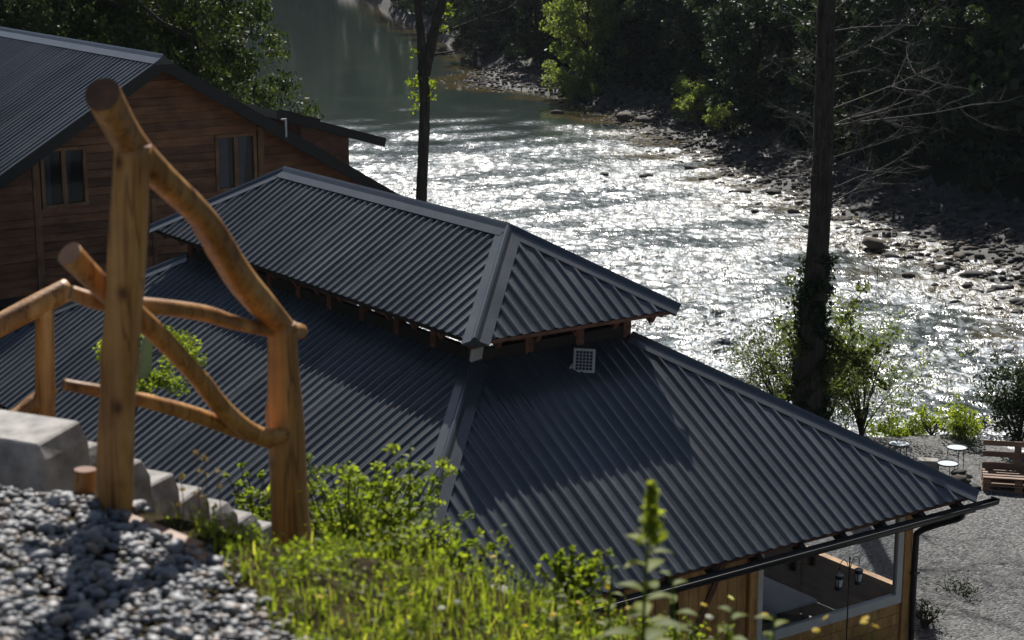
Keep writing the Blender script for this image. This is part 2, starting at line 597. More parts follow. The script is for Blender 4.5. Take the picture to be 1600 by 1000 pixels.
def water():
    xs = np.concatenate([np.linspace(-130, -31, 30), np.linspace(-30, -14.5, 50), np.arange(-14, 22, 0.105), np.linspace(22.3, 60, 90)])
    ys = np.concatenate([np.arange(24, 36, 0.6), np.arange(36, 60, 0.09), np.arange(60, 90, 0.16), np.arange(90, 124, 0.26), np.arange(124, 290, 1.2)])
    X, Y = np.meshgrid(xs, ys)
    rp = rapid_mask(X, Y)
    Z = np.zeros_like(X)
    r = np.random.default_rng(5)
    for _ in range(60):
        lam = math.exp(r.uniform(math.log(0.34), math.log(1.25)))
        a = math.pi / 2 + r.normal() * 0.62
        kx, ky = 2 * math.pi / lam * math.cos(a), 2 * math.pi / lam * math.sin(a)
        Z += 0.0100 * lam * np.sin(kx * X + ky * Y + r.uniform(0, 6.28))
    patch = 0.85 + 0.3 * np.clip(vnoise(X, Y, 37, 10, 3, 14), -1.2, 1.2)
    Z = WATER_Z + Z * (0.02 + 1.0 * rp * patch)
    V = np.stack([X, Y, Z], -1).reshape(-1, 3)
    nx, ny = len(xs), len(ys)
    i = np.arange(ny - 1)[:, None] * nx
    j = np.arange(nx - 1)[None]
    F = np.stack([i + j, i + j + 1, i + nx + j + 1, i + nx + j], -1).reshape(-1, 4)
    me = mesh_np("river", V, F)
    a = me.attributes.new("rapid", 'FLOAT', 'POINT')
    a.data.foreach_set("value", (rp * np.clip(patch, 0, 1.2)).ravel().astype(np.float32))
    xr = np.interp(Y, YR, XR)
    a = me.attributes.new("shallow", 'FLOAT', 'POINT')
    a.data.foreach_set("value", (1 - smoothstep(0, 3.5, xr - X + 1.2 * vnoise(X, Y, 41, 8, 2, 9))).ravel().astype(np.float32))
    m, t, b = mat("river_water")
    ar = t.nodes.new("ShaderNodeAttribute")
    ar.attribute_name = "rapid"
    ash = t.nodes.new("ShaderNodeAttribute")
    ash.attribute_name = "shallow"
    v = coords(t, (1, 0.5, 1))
    n0 = noise(t, v, 0.35, 3, 0.6)
    deep = ramp(t, n0, [(0.3, (0.024, 0.038, 0.036)), (0.7, (0.038, 0.052, 0.044))])
    mixn = t.nodes.new("ShaderNodeMix")
    mixn.data_type = 'RGBA'
    t.links.new(ash.outputs['Fac'], mixn.inputs[0])
    t.links.new(deep, mixn.inputs[6])
    mixn.inputs[7].default_value = (0.085, 0.065, 0.028, 1)
    vf = coords(t, (1, 0.42, 1))
    f1 = noise(t, vf, 3.2, 5, 0.72, 0.8)
    fcol = ramp(t, f1, [(0.48, (0, 0, 0)), (0.60, (1, 1, 1))])  # foam white in the base colour, also standing in for sun glitter
    mf = t.nodes.new("ShaderNodeMath")
    mf.operation = 'MULTIPLY'
    t.links.new(fcol, mf.inputs[0])
    t.links.new(ramp(t, ar.outputs['Fac'], [(0.25, (0, 0, 0)), (0.8, (0.85, 0.85, 0.85))]), mf.inputs[1])
    mixf = t.nodes.new("ShaderNodeMix")
    mixf.data_type = 'RGBA'
    t.links.new(mf.outputs[0], mixf.inputs[0])
    t.links.new(mixn.outputs[2], mixf.inputs[6])
    mixf.inputs[7].default_value = (0.66, 0.70, 0.74, 1)
    t.links.new(mixf.outputs[2], b.inputs['Base Color'])
    b.inputs['IOR'].default_value = 1.33
    mr = t.nodes.new("ShaderNodeMapRange")
    mr.inputs['To Min'].default_value = 0.05
    mr.inputs['To Max'].default_value = 0.33
    t.links.new(ar.outputs['Fac'], mr.inputs['Value'])
    t.links.new(mr.outputs[0], b.inputs['Roughness'])
    n1 = noise(t, v, 5.5, 3, 0.6, 0.5)
    n2 = noise(t, v, 14.0, 2, 0.5, 0.3)
    ad = t.nodes.new("ShaderNodeMath")
    ad.operation = 'MULTIPLY_ADD'
    t.links.new(n2, ad.inputs[0])
    ad.inputs[1].default_value = 0.35
    t.links.new(n1, ad.inputs[2])
    ms = t.nodes.new("ShaderNodeMapRange")
    ms.inputs['To Min'].default_value = 0.06
    ms.inputs['To Max'].default_value = 1.0
    t.links.new(ar.outputs['Fac'], ms.inputs['Value'])
    bn = bump(t, b, ad.outputs[0], 1.0, 0.07)
    t.links.new(ms.outputs[0], bn.inputs['Strength'])
    o = link("river_water", me, None, m, True)
    tag(o, "green river with sunlit glittering rapids", "water", kind="structure")


water()

# ------------------------------------------------------------------ pavilion
PHI = -0.966
PC = (-2.038, 29.787)
EZ = 2.4
LX, LY, SL, TW = 8.283, 5.0, 0.598, 3.62
UX, UY, UZ, SU = 5.29, 1.787, EZ + 2.636, 0.618
PITCH_RIB = 0.2


def sheet(name, p0, e, nin, L, tmax, slope, parent, m, h=0.028, ext=0.0):
    """trapezoidal metal sheet: ribs run up the slope from the eave that starts at p0 along e"""
    p0, e, nin = np.array(p0, float), np.array(e, float), np.array(nin, float)
    prof = [(0.0, 0), (0.112, 0), (0.126, 1), (0.178, 1), (0.192, 0)]
    s, z = [], []
    k = 0
    while k * PITCH_RIB < L:
        for a, b in prof:
            x = k * PITCH_RIB + a
            if x < L:
                s.append(x)
                z.append(b * h)
        k += 1
    s.append(L)
    z.append(0)
    s, z = np.array(s), np.array(z)
    tm = np.minimum(np.minimum(s, L - s), tmax) if ext == 0 else np.full_like(s, tmax)
    up = np.array([0, 0, 1.0])
    nrm = up - slope * nin
    nrm = nrm / np.linalg.norm(nrm)
    fr = [0, 1] if ext == 0 else [0, 1]
    rows = []
    for f in fr:
        t = tm * f
        rows.append(p0 + s[:, None] * e + t[:, None] * (nin + slope * up) + z[:, None] * nrm)
    V = np.concatenate(rows)
    n = len(s)
    i = np.arange(n - 1)
    F = np.stack([i, i + 1, i + 1 + n, i + n], -1)
    pr = np.random.default_rng(int(L * 100))
    pan = 0.05 + 0.95 * pr.random(200)
    pid = (s / (5 * PITCH_RIB) + 1e-6).astype(int)
    nrm_off = 0.0015 + 0.003 * (pid % 2)
    V[:, :] += np.tile(nrm_off, 2)[:, None] * nrm
    o = link(name, mesh_np(name, V, F, np.tile(pan[pid], 2)), parent, m)
    # screw heads in the pans along purlin lines
    return o, s, tm, nrm


def screws(p0, e, nin, L, tmax, slope, parent, spacing=0.9):
    p0, e, nin = np.array(p0, float), np.array(e, float), np.array(nin, float)
    up = np.array([0, 0, 1.0])
    nrm = up - slope * nin
    nrm /= np.linalg.norm(nrm)
    sl = nin + slope * up
    sl = sl / np.linalg.norm(sl)
    V, F = [], []
    t = 0.12
    while t < tmax:
        k = int(t / spacing) % 2
        s = t + 0.25 + 0.05
        s = math.ceil(s / PITCH_RIB) * PITCH_RIB + 0.05
        while s < L - t - 0.25:
            c = p0 + s * e + t * (nin + slope * up) + nrm * 0.006
            b = len(V)
            a = np.arange(6) / 6 * 2 * math.pi
            for q in a:
                V.append(c + 0.013 * (math.cos(q) * e + math.sin(q) * sl))
            F.append(list(range(b, b + 6)))
            s += PITCH_RIB * 2
        t += spacing
    if F:
        o = link("screw_heads", mesh_np("screw_heads", np.array(V), np.array(F)), parent, M['black'])
        o["kind"] = "stuff"


def cap(name, a, b, na, nb, parent, w=0.2, m=None):
    """folded cap flashing over the edge a-b between two planes with normals na, nb"""
    a, b = Vector(a), Vector(b)
    d = (b - a).normalized()
    na, nb = Vector(na).normalized(), Vector(nb).normalized()
    da = d.cross(na)
    if da.dot(nb) > 0:
        da = -da
    db = d.cross(nb)
    if db.dot(na) > 0:
        db = -db
    up = (na + nb).normalized()
    sec = [da * w + na * 0.004, da * w + na * 0.034, da * 0.055 + na * 0.040, da * 0.03 + up * 0.080, up * 0.092,
           db * 0.03 + up * 0.080, db * 0.055 + nb * 0.040, db * w + nb * 0.034, db * w + nb * 0.004]
    vs = [a + p for p in sec] + [b + p for p in sec]
    n = len(sec)
    mb = MB().add(vs, [(i, i + 1, n + i + 1, n + i) for i in range(n - 1)] + [tuple(range(n)), tuple(range(n, 2 * n))[::-1]])
    return mb.build(name, m or M['roof'], parent)


def nrm_of(nin, slope):
    return Vector((-nin[0] * slope, -nin[1] * slope, 1)).normalized()


def hip_roof(parent, hx, hy, z, slope, tmax, part):
    faces = [((hx, -hy), (0, 1), (-1, 0), 2 * hy), ((-hx, -hy), (1, 0), (0, 1), 2 * hx),
             ((-hx, hy), (0, -1), (1, 0), 2 * hy), ((hx, hy), (-1, 0), (0, -1), 2 * hx)]
    for (p, e, ni, L) in faces:
        o, *_ = sheet("roof_sheet", (*p, z), (*e, 0), (*ni, 0), L, tmax, slope, parent, M['roof'])
        screws((*p, z), (*e, 0), (*ni, 0), L, tmax, slope, o)
    for sx in (1, -1):
        for sy in (1, -1):
            cap("hip_cap", (sx * hx, sy * hy, z), (sx * (hx - tmax), sy * (hy - tmax), z + slope * tmax),
                nrm_of((-sx, 0), slope), nrm_of((0, -sy), slope), parent)


pav = empty("pavilion", (PC[0], PC[1], 0), PHI)
tag(pav, "timber pavilion with two-tier dark corrugated metal hip roof beside the river", "pavilion")
hip_roof(pav, LX, LY, EZ, SL, TW, "lower")
hip_roof(pav, UX, UY, UZ, SU, UY, "upper")
RX = UX - UY
cap("ridge_cap", (-RX - 0.02, 0, UZ + SU * UY + 0.01), (RX + 0.02, 0, UZ + SU * UY + 0.01), nrm_of((0, 1), SU), nrm_of((0, -1), SU), pav, 0.2)
# timber decks under both roofs
def deck(hx, hy, z, slope, t1, name):
    mb = MB()
    q = lambda x, y, zz: (x, y, zz)
    o0, o1 = (hx - 0.05, hy - 0.05), (hx - t1, hy - t1)
    dz = z - 0.035
    for (a, b) in (((1, -1), (1, 1)), ((1, 1), (-1, 1)), ((-1, 1), (-1, -1)), ((-1, -1), (1, -1))):
        P = [Vector((a[0] * o0[0], a[1] * o0[1], dz)), Vector((b[0] * o0[0], b[1] * o0[1], dz)),
             Vector((b[0] * o1[0], b[1] * o1[1], dz + slope * t1)), Vector((a[0] * o1[0], a[1] * o1[1], dz + slope * t1))]
        mb.prism(P, (0, 0, -0.03))
    return mb.build(name, M['beam'], pav)


deck(LX, LY, EZ, SL, TW, "roof_deck")
deck(UX, UY, UZ, SU, UY - 0.01, "roof_deck")
# rafter tails: lower
for k in range(13):
    y = -LY + 0.35 + k * (2 * LY - 0.7) / 12
    t = min(LY - abs(y), 3.4)
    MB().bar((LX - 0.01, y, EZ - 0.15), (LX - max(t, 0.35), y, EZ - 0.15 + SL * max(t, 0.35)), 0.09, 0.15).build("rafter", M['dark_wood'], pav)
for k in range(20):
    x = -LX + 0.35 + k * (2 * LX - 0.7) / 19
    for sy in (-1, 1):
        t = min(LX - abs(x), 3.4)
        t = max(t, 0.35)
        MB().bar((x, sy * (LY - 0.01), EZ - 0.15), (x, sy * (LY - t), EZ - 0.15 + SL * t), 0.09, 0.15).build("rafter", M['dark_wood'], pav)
# lantern band between the roofs
LZ = EZ + SL * TW
lx, ly = LX - TW - 0.06, LY - TW - 0.06
for sx in (1, -1):
    MB().box((sx * lx, 0, LZ + 0.05), (0.1, 2 * ly, 0.24)).build("sill_beam", M['dark_wood'], pav)  # sill raised as dark infill: the gap's shade is put into its colour
    MB().box((sx * lx, 0, UZ - 0.02), (0.14, 2 * ly + 0.2, 0.16)).build("top_plate", M['beam'], pav)
for sy in (1, -1):
    MB().box((0, sy * ly, LZ + 0.05), (2 * lx + 0.1, 0.1, 0.24)).build("sill_beam", M['dark_wood'], pav)
    MB().box((0, sy * ly, UZ - 0.025), (2 * lx + 0.3, 0.14, 0.16)).build("top_plate", M['beam'], pav)
for k in range(10):
    x = -lx + k * 2 * lx / 9
    for sy in (1, -1):
        MB().box((x, sy * ly, (LZ + UZ) / 2), (0.14, 0.14, UZ - LZ + 0.1)).build("lantern_post", M['beam'], pav)
for y in (-0.45, 0.45):
    MB().box((lx, y, (LZ + UZ) / 2), (0.14, 0.14, UZ - LZ + 0.1)).build("lantern_post", M['beam'], pav)
for k in range(15):
    x = -UX + 0.3 + k * (2 * UX - 0.6) / 14
    for sy in (1, -1):
        t = max(min(UX - abs(x), UY), 0.3)
        MB().bar((x, sy * (UY - 0.06), UZ - 0.11), (x, sy * (UY - t), UZ - 0.11 + SU * t), 0.08, 0.13).build("rafter", M['beam'], pav)
for y in (-1.35, -0.68, 0, 0.68, 1.35):
    t = max(UY - abs(y), 0.35)
    MB().bar((UX - 0.06, y, UZ - 0.11), (UX - t, y, UZ - 0.11 + SU * t), 0.08, 0.13).build("rafter", M['beam'], pav)
# eave boards of the upper roof
MB().box((UX - 0.03, 0, UZ - 0.035), (0.03, 2 * UY - 0.1, 0.05)).build("eave_board", M['beam'], pav)
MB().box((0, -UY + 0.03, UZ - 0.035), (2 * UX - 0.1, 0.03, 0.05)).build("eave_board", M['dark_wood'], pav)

# gutter and downpipe along the gable-end eave
gx, gz = LX + 0.075, EZ - 0.10
a = [math.pi + i * math.pi / 10 for i in range(11)]
outer = [(gx + 0.075 * math.cos(q), gz + 0.095 * math.sin(q)) for q in a]
inner = [(gx + 0.066 * math.cos(q), gz + 0.086 * math.sin(q)) for q in a][::-1]
sec = outer + inner
g = MB().prism([(x, -LY - 0.1, z) for x, z in sec], (0, 2 * LY + 0.42, 0)).build("gutter", M['black'], pav)
MB().prism([(x, LY + 0.31, z + (0.03 if i in (0, 10) else 0)) for i, (x, z) in enumerate(outer)], (0, 0.02, 0)).build("end_cap", M['black'], g)
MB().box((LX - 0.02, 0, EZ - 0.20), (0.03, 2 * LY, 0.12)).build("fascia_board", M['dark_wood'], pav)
WI = 0.70                                     # wall set back from the eave
wx, wy = LX - WI, LY - WI
pth = smooth_path([(gx, wy + 0.32, gz - 0.06), (gx - 0.03, wy + 0.30, gz - 0.16), (gx - 0.35, wy + 0.22, gz - 0.33), (wx + 0.14, wy + 0.13, gz - 0.52), (wx + 0.11, wy + 0.11, gz - 0.75), (wx + 0.11, wy + 0.11, 0.02)], 6)
dp = MB().tube(pth, 0.048, 10).build("downpipe", M['black'], pav, True)
MB().box((wx + 0.09, wy + 0.11, 1.15), (0.14, 0.13, 0.04)).build("pipe_bracket", M['black'], dp)
# floor, posts, low walls
MB().box((0, 0, 0.05), (2 * wx - 0.1, 2 * wy - 0.1, 0.12)).build("floor", M['floor'], pav)
for x in (-wx, -wx / 3, wx / 3, wx):
    for sy in (1, -1):
        MB().box((x, sy * wy, 1.28), (0.16, 0.16, 2.56)).build("post", M['pine'], pav, bevel=0.008)
for y in (1.26, -1.5):
    MB().box((wx, y, 1.28), (0.16, 0.16, 2.56)).build("post", M['pine'], pav, bevel=0.008)
MB().box((wx, 0, 2.62), (0.15, 2 * wy, 0.16)).build("wall_plate", M['beam'], pav)
for sy in (1, -1):
    MB().box((0, sy * wy, 2.615), (2 * wx - 0.2, 0.15, 0.16)).build("wall_plate", M['beam'], pav)
# knee braces of the river-side corner
MB().bar((wx, wy - 0.05, 1.95), (wx, wy - 0.62, 2.55), 0.1, 0.1).build("brace", M['beam'], pav)
MB().bar((wx - 0.05, wy, 1.95), (wx - 0.62, wy, 2.55), 0.1, 0.1).build("brace", M['beam'], pav)
# river-side low wall: boards and sill beam
for k in range(4):
    MB().box((wx / 3 * 2, wy, 0.1 + 0.18 * k + 0.09), (wx / 3 * 2 - 0.17, 0.04, 0.172)).build("wall_board", M['beam'], pav)
    MB().box((0, wy, 0.1 + 0.18 * k + 0.09), (wx / 3 * 2 - 0.17, 0.04, 0.172)).build("wall_board", M['beam'], pav)
MB().box((wx / 3 * 2, wy, 0.87), (wx / 3 * 2 - 0.165, 0.13, 0.08)).build("sill_rail", M['pine'], pav)
MB().box((0, wy, 0.87), (wx / 3 * 2 - 0.165, 0.13, 0.08)).build("sill_rail", M['pine'], pav)
# end wall under the big window: boards
y0, y1 = 1.345, wy - 0.085
for k in range(4):
    MB().box((wx + 0.01, (y0 + y1) / 2, 0.02 + 0.17 * k + 0.085), (0.05, y1 - y0, 0.162)).build("wall_board", M['pine'], pav)
# window: white frame, clear sheet
win = MB()
win.box((wx + 0.02, (y0 + y1) / 2, 0.775), (0.09, y1 - y0, 0.15))
win.box((wx + 0.02, y0 + 0.05, 1.65), (0.09, 0.10, 1.6))
win.box((wx + 0.02, y1 - 0.06, 1.65), (0.09, 0.12, 1.6))
win.box((wx + 0.02, (y0 + y1) / 2, 2.48), (0.09, y1 - y0 - 0.24, 0.08))
win = win.build("window_frame", M['white'], pav, bevel=0.006)
MB().box((wx + 0.02, (y0 + y1) / 2, 1.645), (0.006, y1 - y0 - 0.23, 1.58)).build("window_pane", M['glass'], win)
# plank door with diagonal brace
d0, d1 = -0.05, 1.16
door = MB().box((wx - 0.02, (d0 + d1) / 2, 1.25), (0.03, d1 - d0, 2.4)).build("door", M['dark_wood'], pav)
npl = 7
for k in range(npl):
    w = (d1 - d0) / npl
    MB().box((wx + 0.012, d0 + (k + 0.5) * w, 1.62), (0.03, w - 0.008, 1.7)).build("plank", M['pine'], door)
    MB().box((wx + 0.012, d0 + (k + 0.5) * w, 0.40), (0.03, w - 0.008, 0.70)).build("plank", M['pine'], door)
MB().bar((wx + 0.045, d0 + 0.1, 0.86), (wx + 0.045, d1 - 0.25, 2.4), 0.09, 0.03, up=(1, 0, 0)).build("door_brace", M['beam'], door)
MB().box((wx + 0.043, (d0 + d1) / 2, 0.80), (0.03, d1 - d0 - 0.02, 0.09)).build("door_rail", M['pine'], door)
for k in range(16):
    w = (-0.06 + wy - 0.16) / 16
    if not (-1.6 < -wy + 0.09 + (k + 0.5) * 0.25 < -1.4):
        MB().box((wx + 0.012, -wy + 0.09 + (k + 0.5) * 0.25, 1.27), (0.035, 0.242, 2.4)).build("plank", M['pine'], pav)
for k in range(12):                                  # long near side: boarded low wall
    MB().box((0, -wy, 0.1 + 0.18 * k + 0.09), (2 * wx - 0.18, 0.05, 0.172)).build("wall_board", M['beam'], pav)

PM = Matrix.Translation((PC[0], PC[1], 0)) @ Matrix.Rotation(PHI, 4, 'Z')


def pw(x, y, z):
    return PM @ Vector((x, y, z))


# table inside
tb_ = empty("table", pw(wx - 1.25, 1.9, 0.11), PHI)
tag(tb_, "long pale-topped table behind the pavilion's clear window", "table")
MB().box((0, 0, 0.70), (1.5, 2.3, 0.05)).build("tabletop", M['pale_top'], tb_, bevel=0.01)
MB().box((0, 0, 0.60), (1.36, 2.1, 0.12)).build("apron", M['dark_wood'], tb_)
for sx in (1, -1):
    for sy in (1, -1):
        MB().box((sx * 0.66, sy * 1.0, 0.27), (0.08, 0.08, 0.54)).build("leg", M['dark_wood'], tb_)
# shepherd's hook pole with two hanging lanterns, outside the window
hp_w = at(1328, 872, pw(wx + 0.45, 2.6, 1.0).y)
hk = empty("hook_pole", (hp_w.x, hp_w.y, 0), PHI)
tag(hk, "thin black double hook pole standing outside the clear window", "pole")
ht = hp_w.z
MB().tube([(0, 0, 0), (0, 0, ht)], 0.010, 8).tube([(0, 0, ht), (0, 0, ht + 0.03)], [0.018, 0.004], 8).build("pole", M['black'], hk)
lant = None
for i, s in enumerate((-1, 1)):
    hook = [(0, 0, ht - 0.22), (0, s * 0.05, ht - 0.06), (0, s * 0.12, ht + 0.0), (0, s * 0.19, ht - 0.06), (0, s * 0.19, ht - 0.14)]
    MB().tube(smooth_path(hook, 5), 0.006, 6).build("hook", M['black'], hk)
    pos = pw(*(PM.inverted() @ Vector((hp_w.x, hp_w.y, 0)) + Vector((0, s * 0.19, ht - 0.14))))
    L = empty("lantern", pos, PHI)
    tag(L, ("small black and white lantern hanging from the hook nearer the plank door" if s < 0 else
            "small black and white lantern hanging from the hook nearer the corner post"), "lantern", "lanterns on the hook pole")
    mb = MB().tube([(0, 0, -0.01), (0, 0, -0.05)], 0.004, 6)
    mb.tube([(0, 0, -0.05), (0, 0, -0.07)], [0.03, 0.065], 12)
    mb.build("lantern_cap", M['white'], L)
    MB().tube([(0, 0, -0.071), (0, 0, -0.13)], [0.062, 0.055], 12).build("lantern_collar", M['black'], L)
    MB().tube([(0, 0, -0.131), (0, 0, -0.24)], [0.055, 0.040], 12).build("lantern_glass", M['lamp_glass'], L)
    for q in range(4):
        c, sn = math.cos(q * math.pi / 2 + 0.6), math.sin(q * math.pi / 2 + 0.6)
        MB().bar((0.060 * c, 0.060 * sn, -0.12), (0.048 * c, 0.048 * sn, -0.25), 0.012, 0.008).build("lantern_bar", M['black'], L)
    MB().tube([(0, 0, -0.241), (0, 0, -0.29)], [0.05, 0.065], 12).build("lantern_base", M['black'], L)

# solar panel on the lower roof by the lantern
sp = at(912, 582, 25.3)
loc = PM.inverted() @ sp
px_ = LX - 3.05
spz = EZ + SL * (LX - px_) + 0.03
d = ray(912, 582)
# intersect the ray with the end slope plane z = EZ + SL*(LX - xlocal)
ux = Vector((math.cos(PHI), math.sin(PHI), 0))
k0 = EZ + SL * (LX + ux.dot(Vector((PC[0], PC[1], 0)))) + 0.03
tt = (k0 - CAM_H) / (d.z + SL * ux.dot(d))
spw = Vector((0, 0, CAM_H)) + d * tt
sol = empty("solar_panel", spw, math.radians(-12))
tag(sol, "small white-framed solar panel tilted on the lower roof below the lantern", "solar panel")
Rt = Matrix.Rotation(math.radians(-14), 3, 'X')
fr_ = MB()
W_, H_ = 0.31, 0.34
fr_.box(Rt @ Vector((0, 0, H_ / 2)), (W_, 0.02, H_), Rt)
fr_.build("panel_frame", M['white'], sol)
for i in range(5):
    for j in range(6):
        c = Rt @ Vector((-W_ / 2 + 0.03 + (i + 0.5) * (W_ - 0.06) / 5, -0.012, 0.03 + (j + 0.5) * (H_ - 0.06) / 6))
        MB().box(c, ((W_ - 0.06) / 5 - 0.010, 0.006, (H_ - 0.06) / 6 - 0.008), Rt).build("solar_cell", M['solar_cell'], sol)
MB().bar((-0.10, 0.03, 0.1), (-0.22, -0.02, 0.04), 0.015, 0.015).bar((-0.22, -0.02, 0.04), (-0.16, -0.02, 0.12), 0.015, 0.015).build("bracket", M['white'], sol)
MB().bar((0.0, 0.06, 0.22), (0.0, 0.22, 0.14), 0.03, 0.03).build("bracket", M['black'], sol)
# floodlight under the near corner of the upper roof
fl = empty("floodlight", pw(lx + 0.12, -ly - 0.06, LZ + 0.16), PHI - 0.1)
tag(fl, "square white floodlight under the near corner of the upper roof", "floodlight")
MB().box((0.08, -0.05, 0.0), (0.05, 0.26, 0.19), Matrix.Rotation(0.5, 3, 'Z') @ Matrix.Rotation(0.2, 3, 'Y')).build("lamp_body", M['white'], fl, bevel=0.01)
MB().box((-0.03, 0.0, 0.02), (0.12, 0.03, 0.03)).build("bracket", M['black'], fl)

# ------------------------------------------------------------------ timber house behind
apex = at(255, 92, 37.5)
ux = Vector((math.cos(PHI), math.sin(PHI), 0))
base = apex - ux * 0.6
house = empty("timber_house", (base.x, base.y, 0), PHI)
tag(house, "timber-clad gabled house with dark corrugated roof behind the log railing", "house")
HM = Matrix.Translation((base.x, base.y, 0)) @ Matrix.Rotation(PHI, 4, 'Z')
AZ, SH, HW, HD = apex.z, 0.60, 6.15, 11.0     # apex height, slope, half width to eave, depth
OV = 0.6


def on_gable(px, py, x=0.0):
    """pixel -> (y, z) on the plane local x of the house"""
    d = ray(px, py)
    Mi = HM.inverted()
    o_ = Mi @ Vector((0, 0, CAM_H))
    dl = Mi.to_3x3() @ d
    t = (x - o_.x) / dl.x
    p = o_ + dl * t
    return p.y, p.z


for s in (-1, 1):
    p0 = (OV, s * HW, AZ - SH * HW) if s < 0 else (-HD, s * HW, AZ - SH * HW)
    e = (-1, 0, 0) if s < 0 else (1, 0, 0)
    if s < 0:
        o, *_ = sheet("roof_sheet", (-HD, -HW, AZ - SH * HW), (1, 0, 0), (0, 1, 0), HD + OV, HW, SH, house, M['roof'], ext=1.0)
    else:
        o, *_ = sheet("roof_sheet", (-HD, HW, AZ - SH * HW), (1, 0, 0), (0, -1, 0), HD + OV, HW, SH, house, M['roof'], ext=1.0)
    # barge board and soffit
    MB().prism([(OV - 0.06, 0, AZ + 0.035), (OV - 0.06, s * HW, AZ - SH * HW + 0.035), (OV - 0.06, s * HW, AZ - SH * HW - 0.24), (OV - 0.06, 0, AZ - 0.24)], (0.07, 0, 0)).build("barge_board", M['black'], house)
    MB().prism([(-HD, 0, AZ - 0.03), (-HD, s * HW, AZ - SH * HW - 0.03), (-HD, s * HW, AZ - SH * HW - 0.10), (-HD, 0, AZ - 0.10)], (HD + OV - 0.07, 0, 0)).build("soffit", M['dark_wood'], house)
cap("ridge_cap", (-HD, 0, AZ + 0.01), (OV + 0.02, 0, AZ + 0.01), nrm_of((0, 1), SH), nrm_of((0, -1), SH), house, 0.24)
# walls
ZB = on_gable(100, 455)[1]
ww = 5.3
zt = AZ - 0.11
MB().prism([(-0.03, -ww, ZB), (-0.03, ww, ZB), (-0.03, ww, zt - SH * ww), (-0.03, 0, zt), (-0.03, -ww, zt - SH * ww)], (-0.12, 0, 0)).build("gable_wall", M['dark_in'], house)  # near-black sheet behind the panes: the unlit rooms' shade painted as colour
for s in (-1, 1):
    MB().box((-HD / 2, s * ww, (ZB + zt - SH * ww) / 2), (HD - 0.4, 0.1, zt - SH * ww - ZB)).build("side_wall", M['dark_wood'], house)
MB().box((-HD / 2 - 0.8, 0, ZB / 2 - 0.1), (HD - 1.4, 2 * ww - 0.2, ZB - 0.2)).build("lower_storey", M['dark_wood'], house)  # dark colour stands in for the deep shade under the house
MB().box((-HD / 2, 0, ZB - 0.08), (HD + 0.02, 2 * ww + 0.2, 0.14)).build("floor_band", M['dark_wood'], house)
# windows
CH = 0.172
def snap(z):
    return ZB + round((z - ZB) / CH) * CH


wins = []
for (xa, ya, xb, yb) in ((63, 228, 135, 318), (336, 212, 400, 301)):
    ya_, zb_ = on_gable(xa, (ya + yb) / 2)[0], on_gable((xa + xb) / 2, yb)[1]
    yb_, za_ = on_gable(xb, (ya + yb) / 2)[0], on_gable((xa + xb) / 2, ya)[1]
    wins.append((ya_, yb_, snap(zb_), snap(za_)))
trims = []
for (px, py, w) in ((56, 290, 0.15), (240, 350, 0.10), (407, 250, 0.15)):
    trims.append((on_gable(px, py)[0], w))
for (a, b, z0, z1) in wins:
    f = MB()
    t = 0.07
    c = (a + b) / 2
    f.box((0.01, a + t / 2, (z0 + z1) / 2), (0.09, t, z1 - z0)).box((0.01, b - t / 2, (z0 + z1) / 2), (0.09, t, z1 - z0))
    f.box((0.01, c, (z0 + z1) / 2), (0.085, t * 1.3, z1 - z0 - 2 * t))
    f.box((0.012, c, z1 - t / 2), (0.09, b - a - 2 * t, t)).box((0.015, c, z0 + t / 2), (0.11, b - a - 2 * t, t))
    wn = f.build("window", M['trim'], house)
    for (p, q) in ((a + t, c - t * 0.65), (c + t * 0.65, b - t)):
        MB().box((0.0, (p + q) / 2, (z0 + z1) / 2), (0.006, q - p, z1 - z0 - 2 * t)).build("window_pane", M['glass'], wn)
        n = 19
        V, F = [], []
        cw = (0.62 if a > -1 else 0.4) * (q - p)
        st = p if a < -1 else p + 0.02
        for i in range(n):
            y = st + cw * i / (n - 1)
            dx = -0.022 + 0.012 * math.sin(i * 2.1)
            lean = 0.10 * (i / (n - 1)) if q == b - t else 0
            V += [(dx, y - lean, z0 + t), (dx, y, z1 - t)]
        F = [(2 * i, 2 * i + 2, 2 * i + 3, 2 * i + 1) for i in range(n - 1)]
        cme = bpy.data.meshes.new("curtain")
        cme.from_pydata(V, [], F)
        link("curtain", cme, wn, M['cloth'], True)
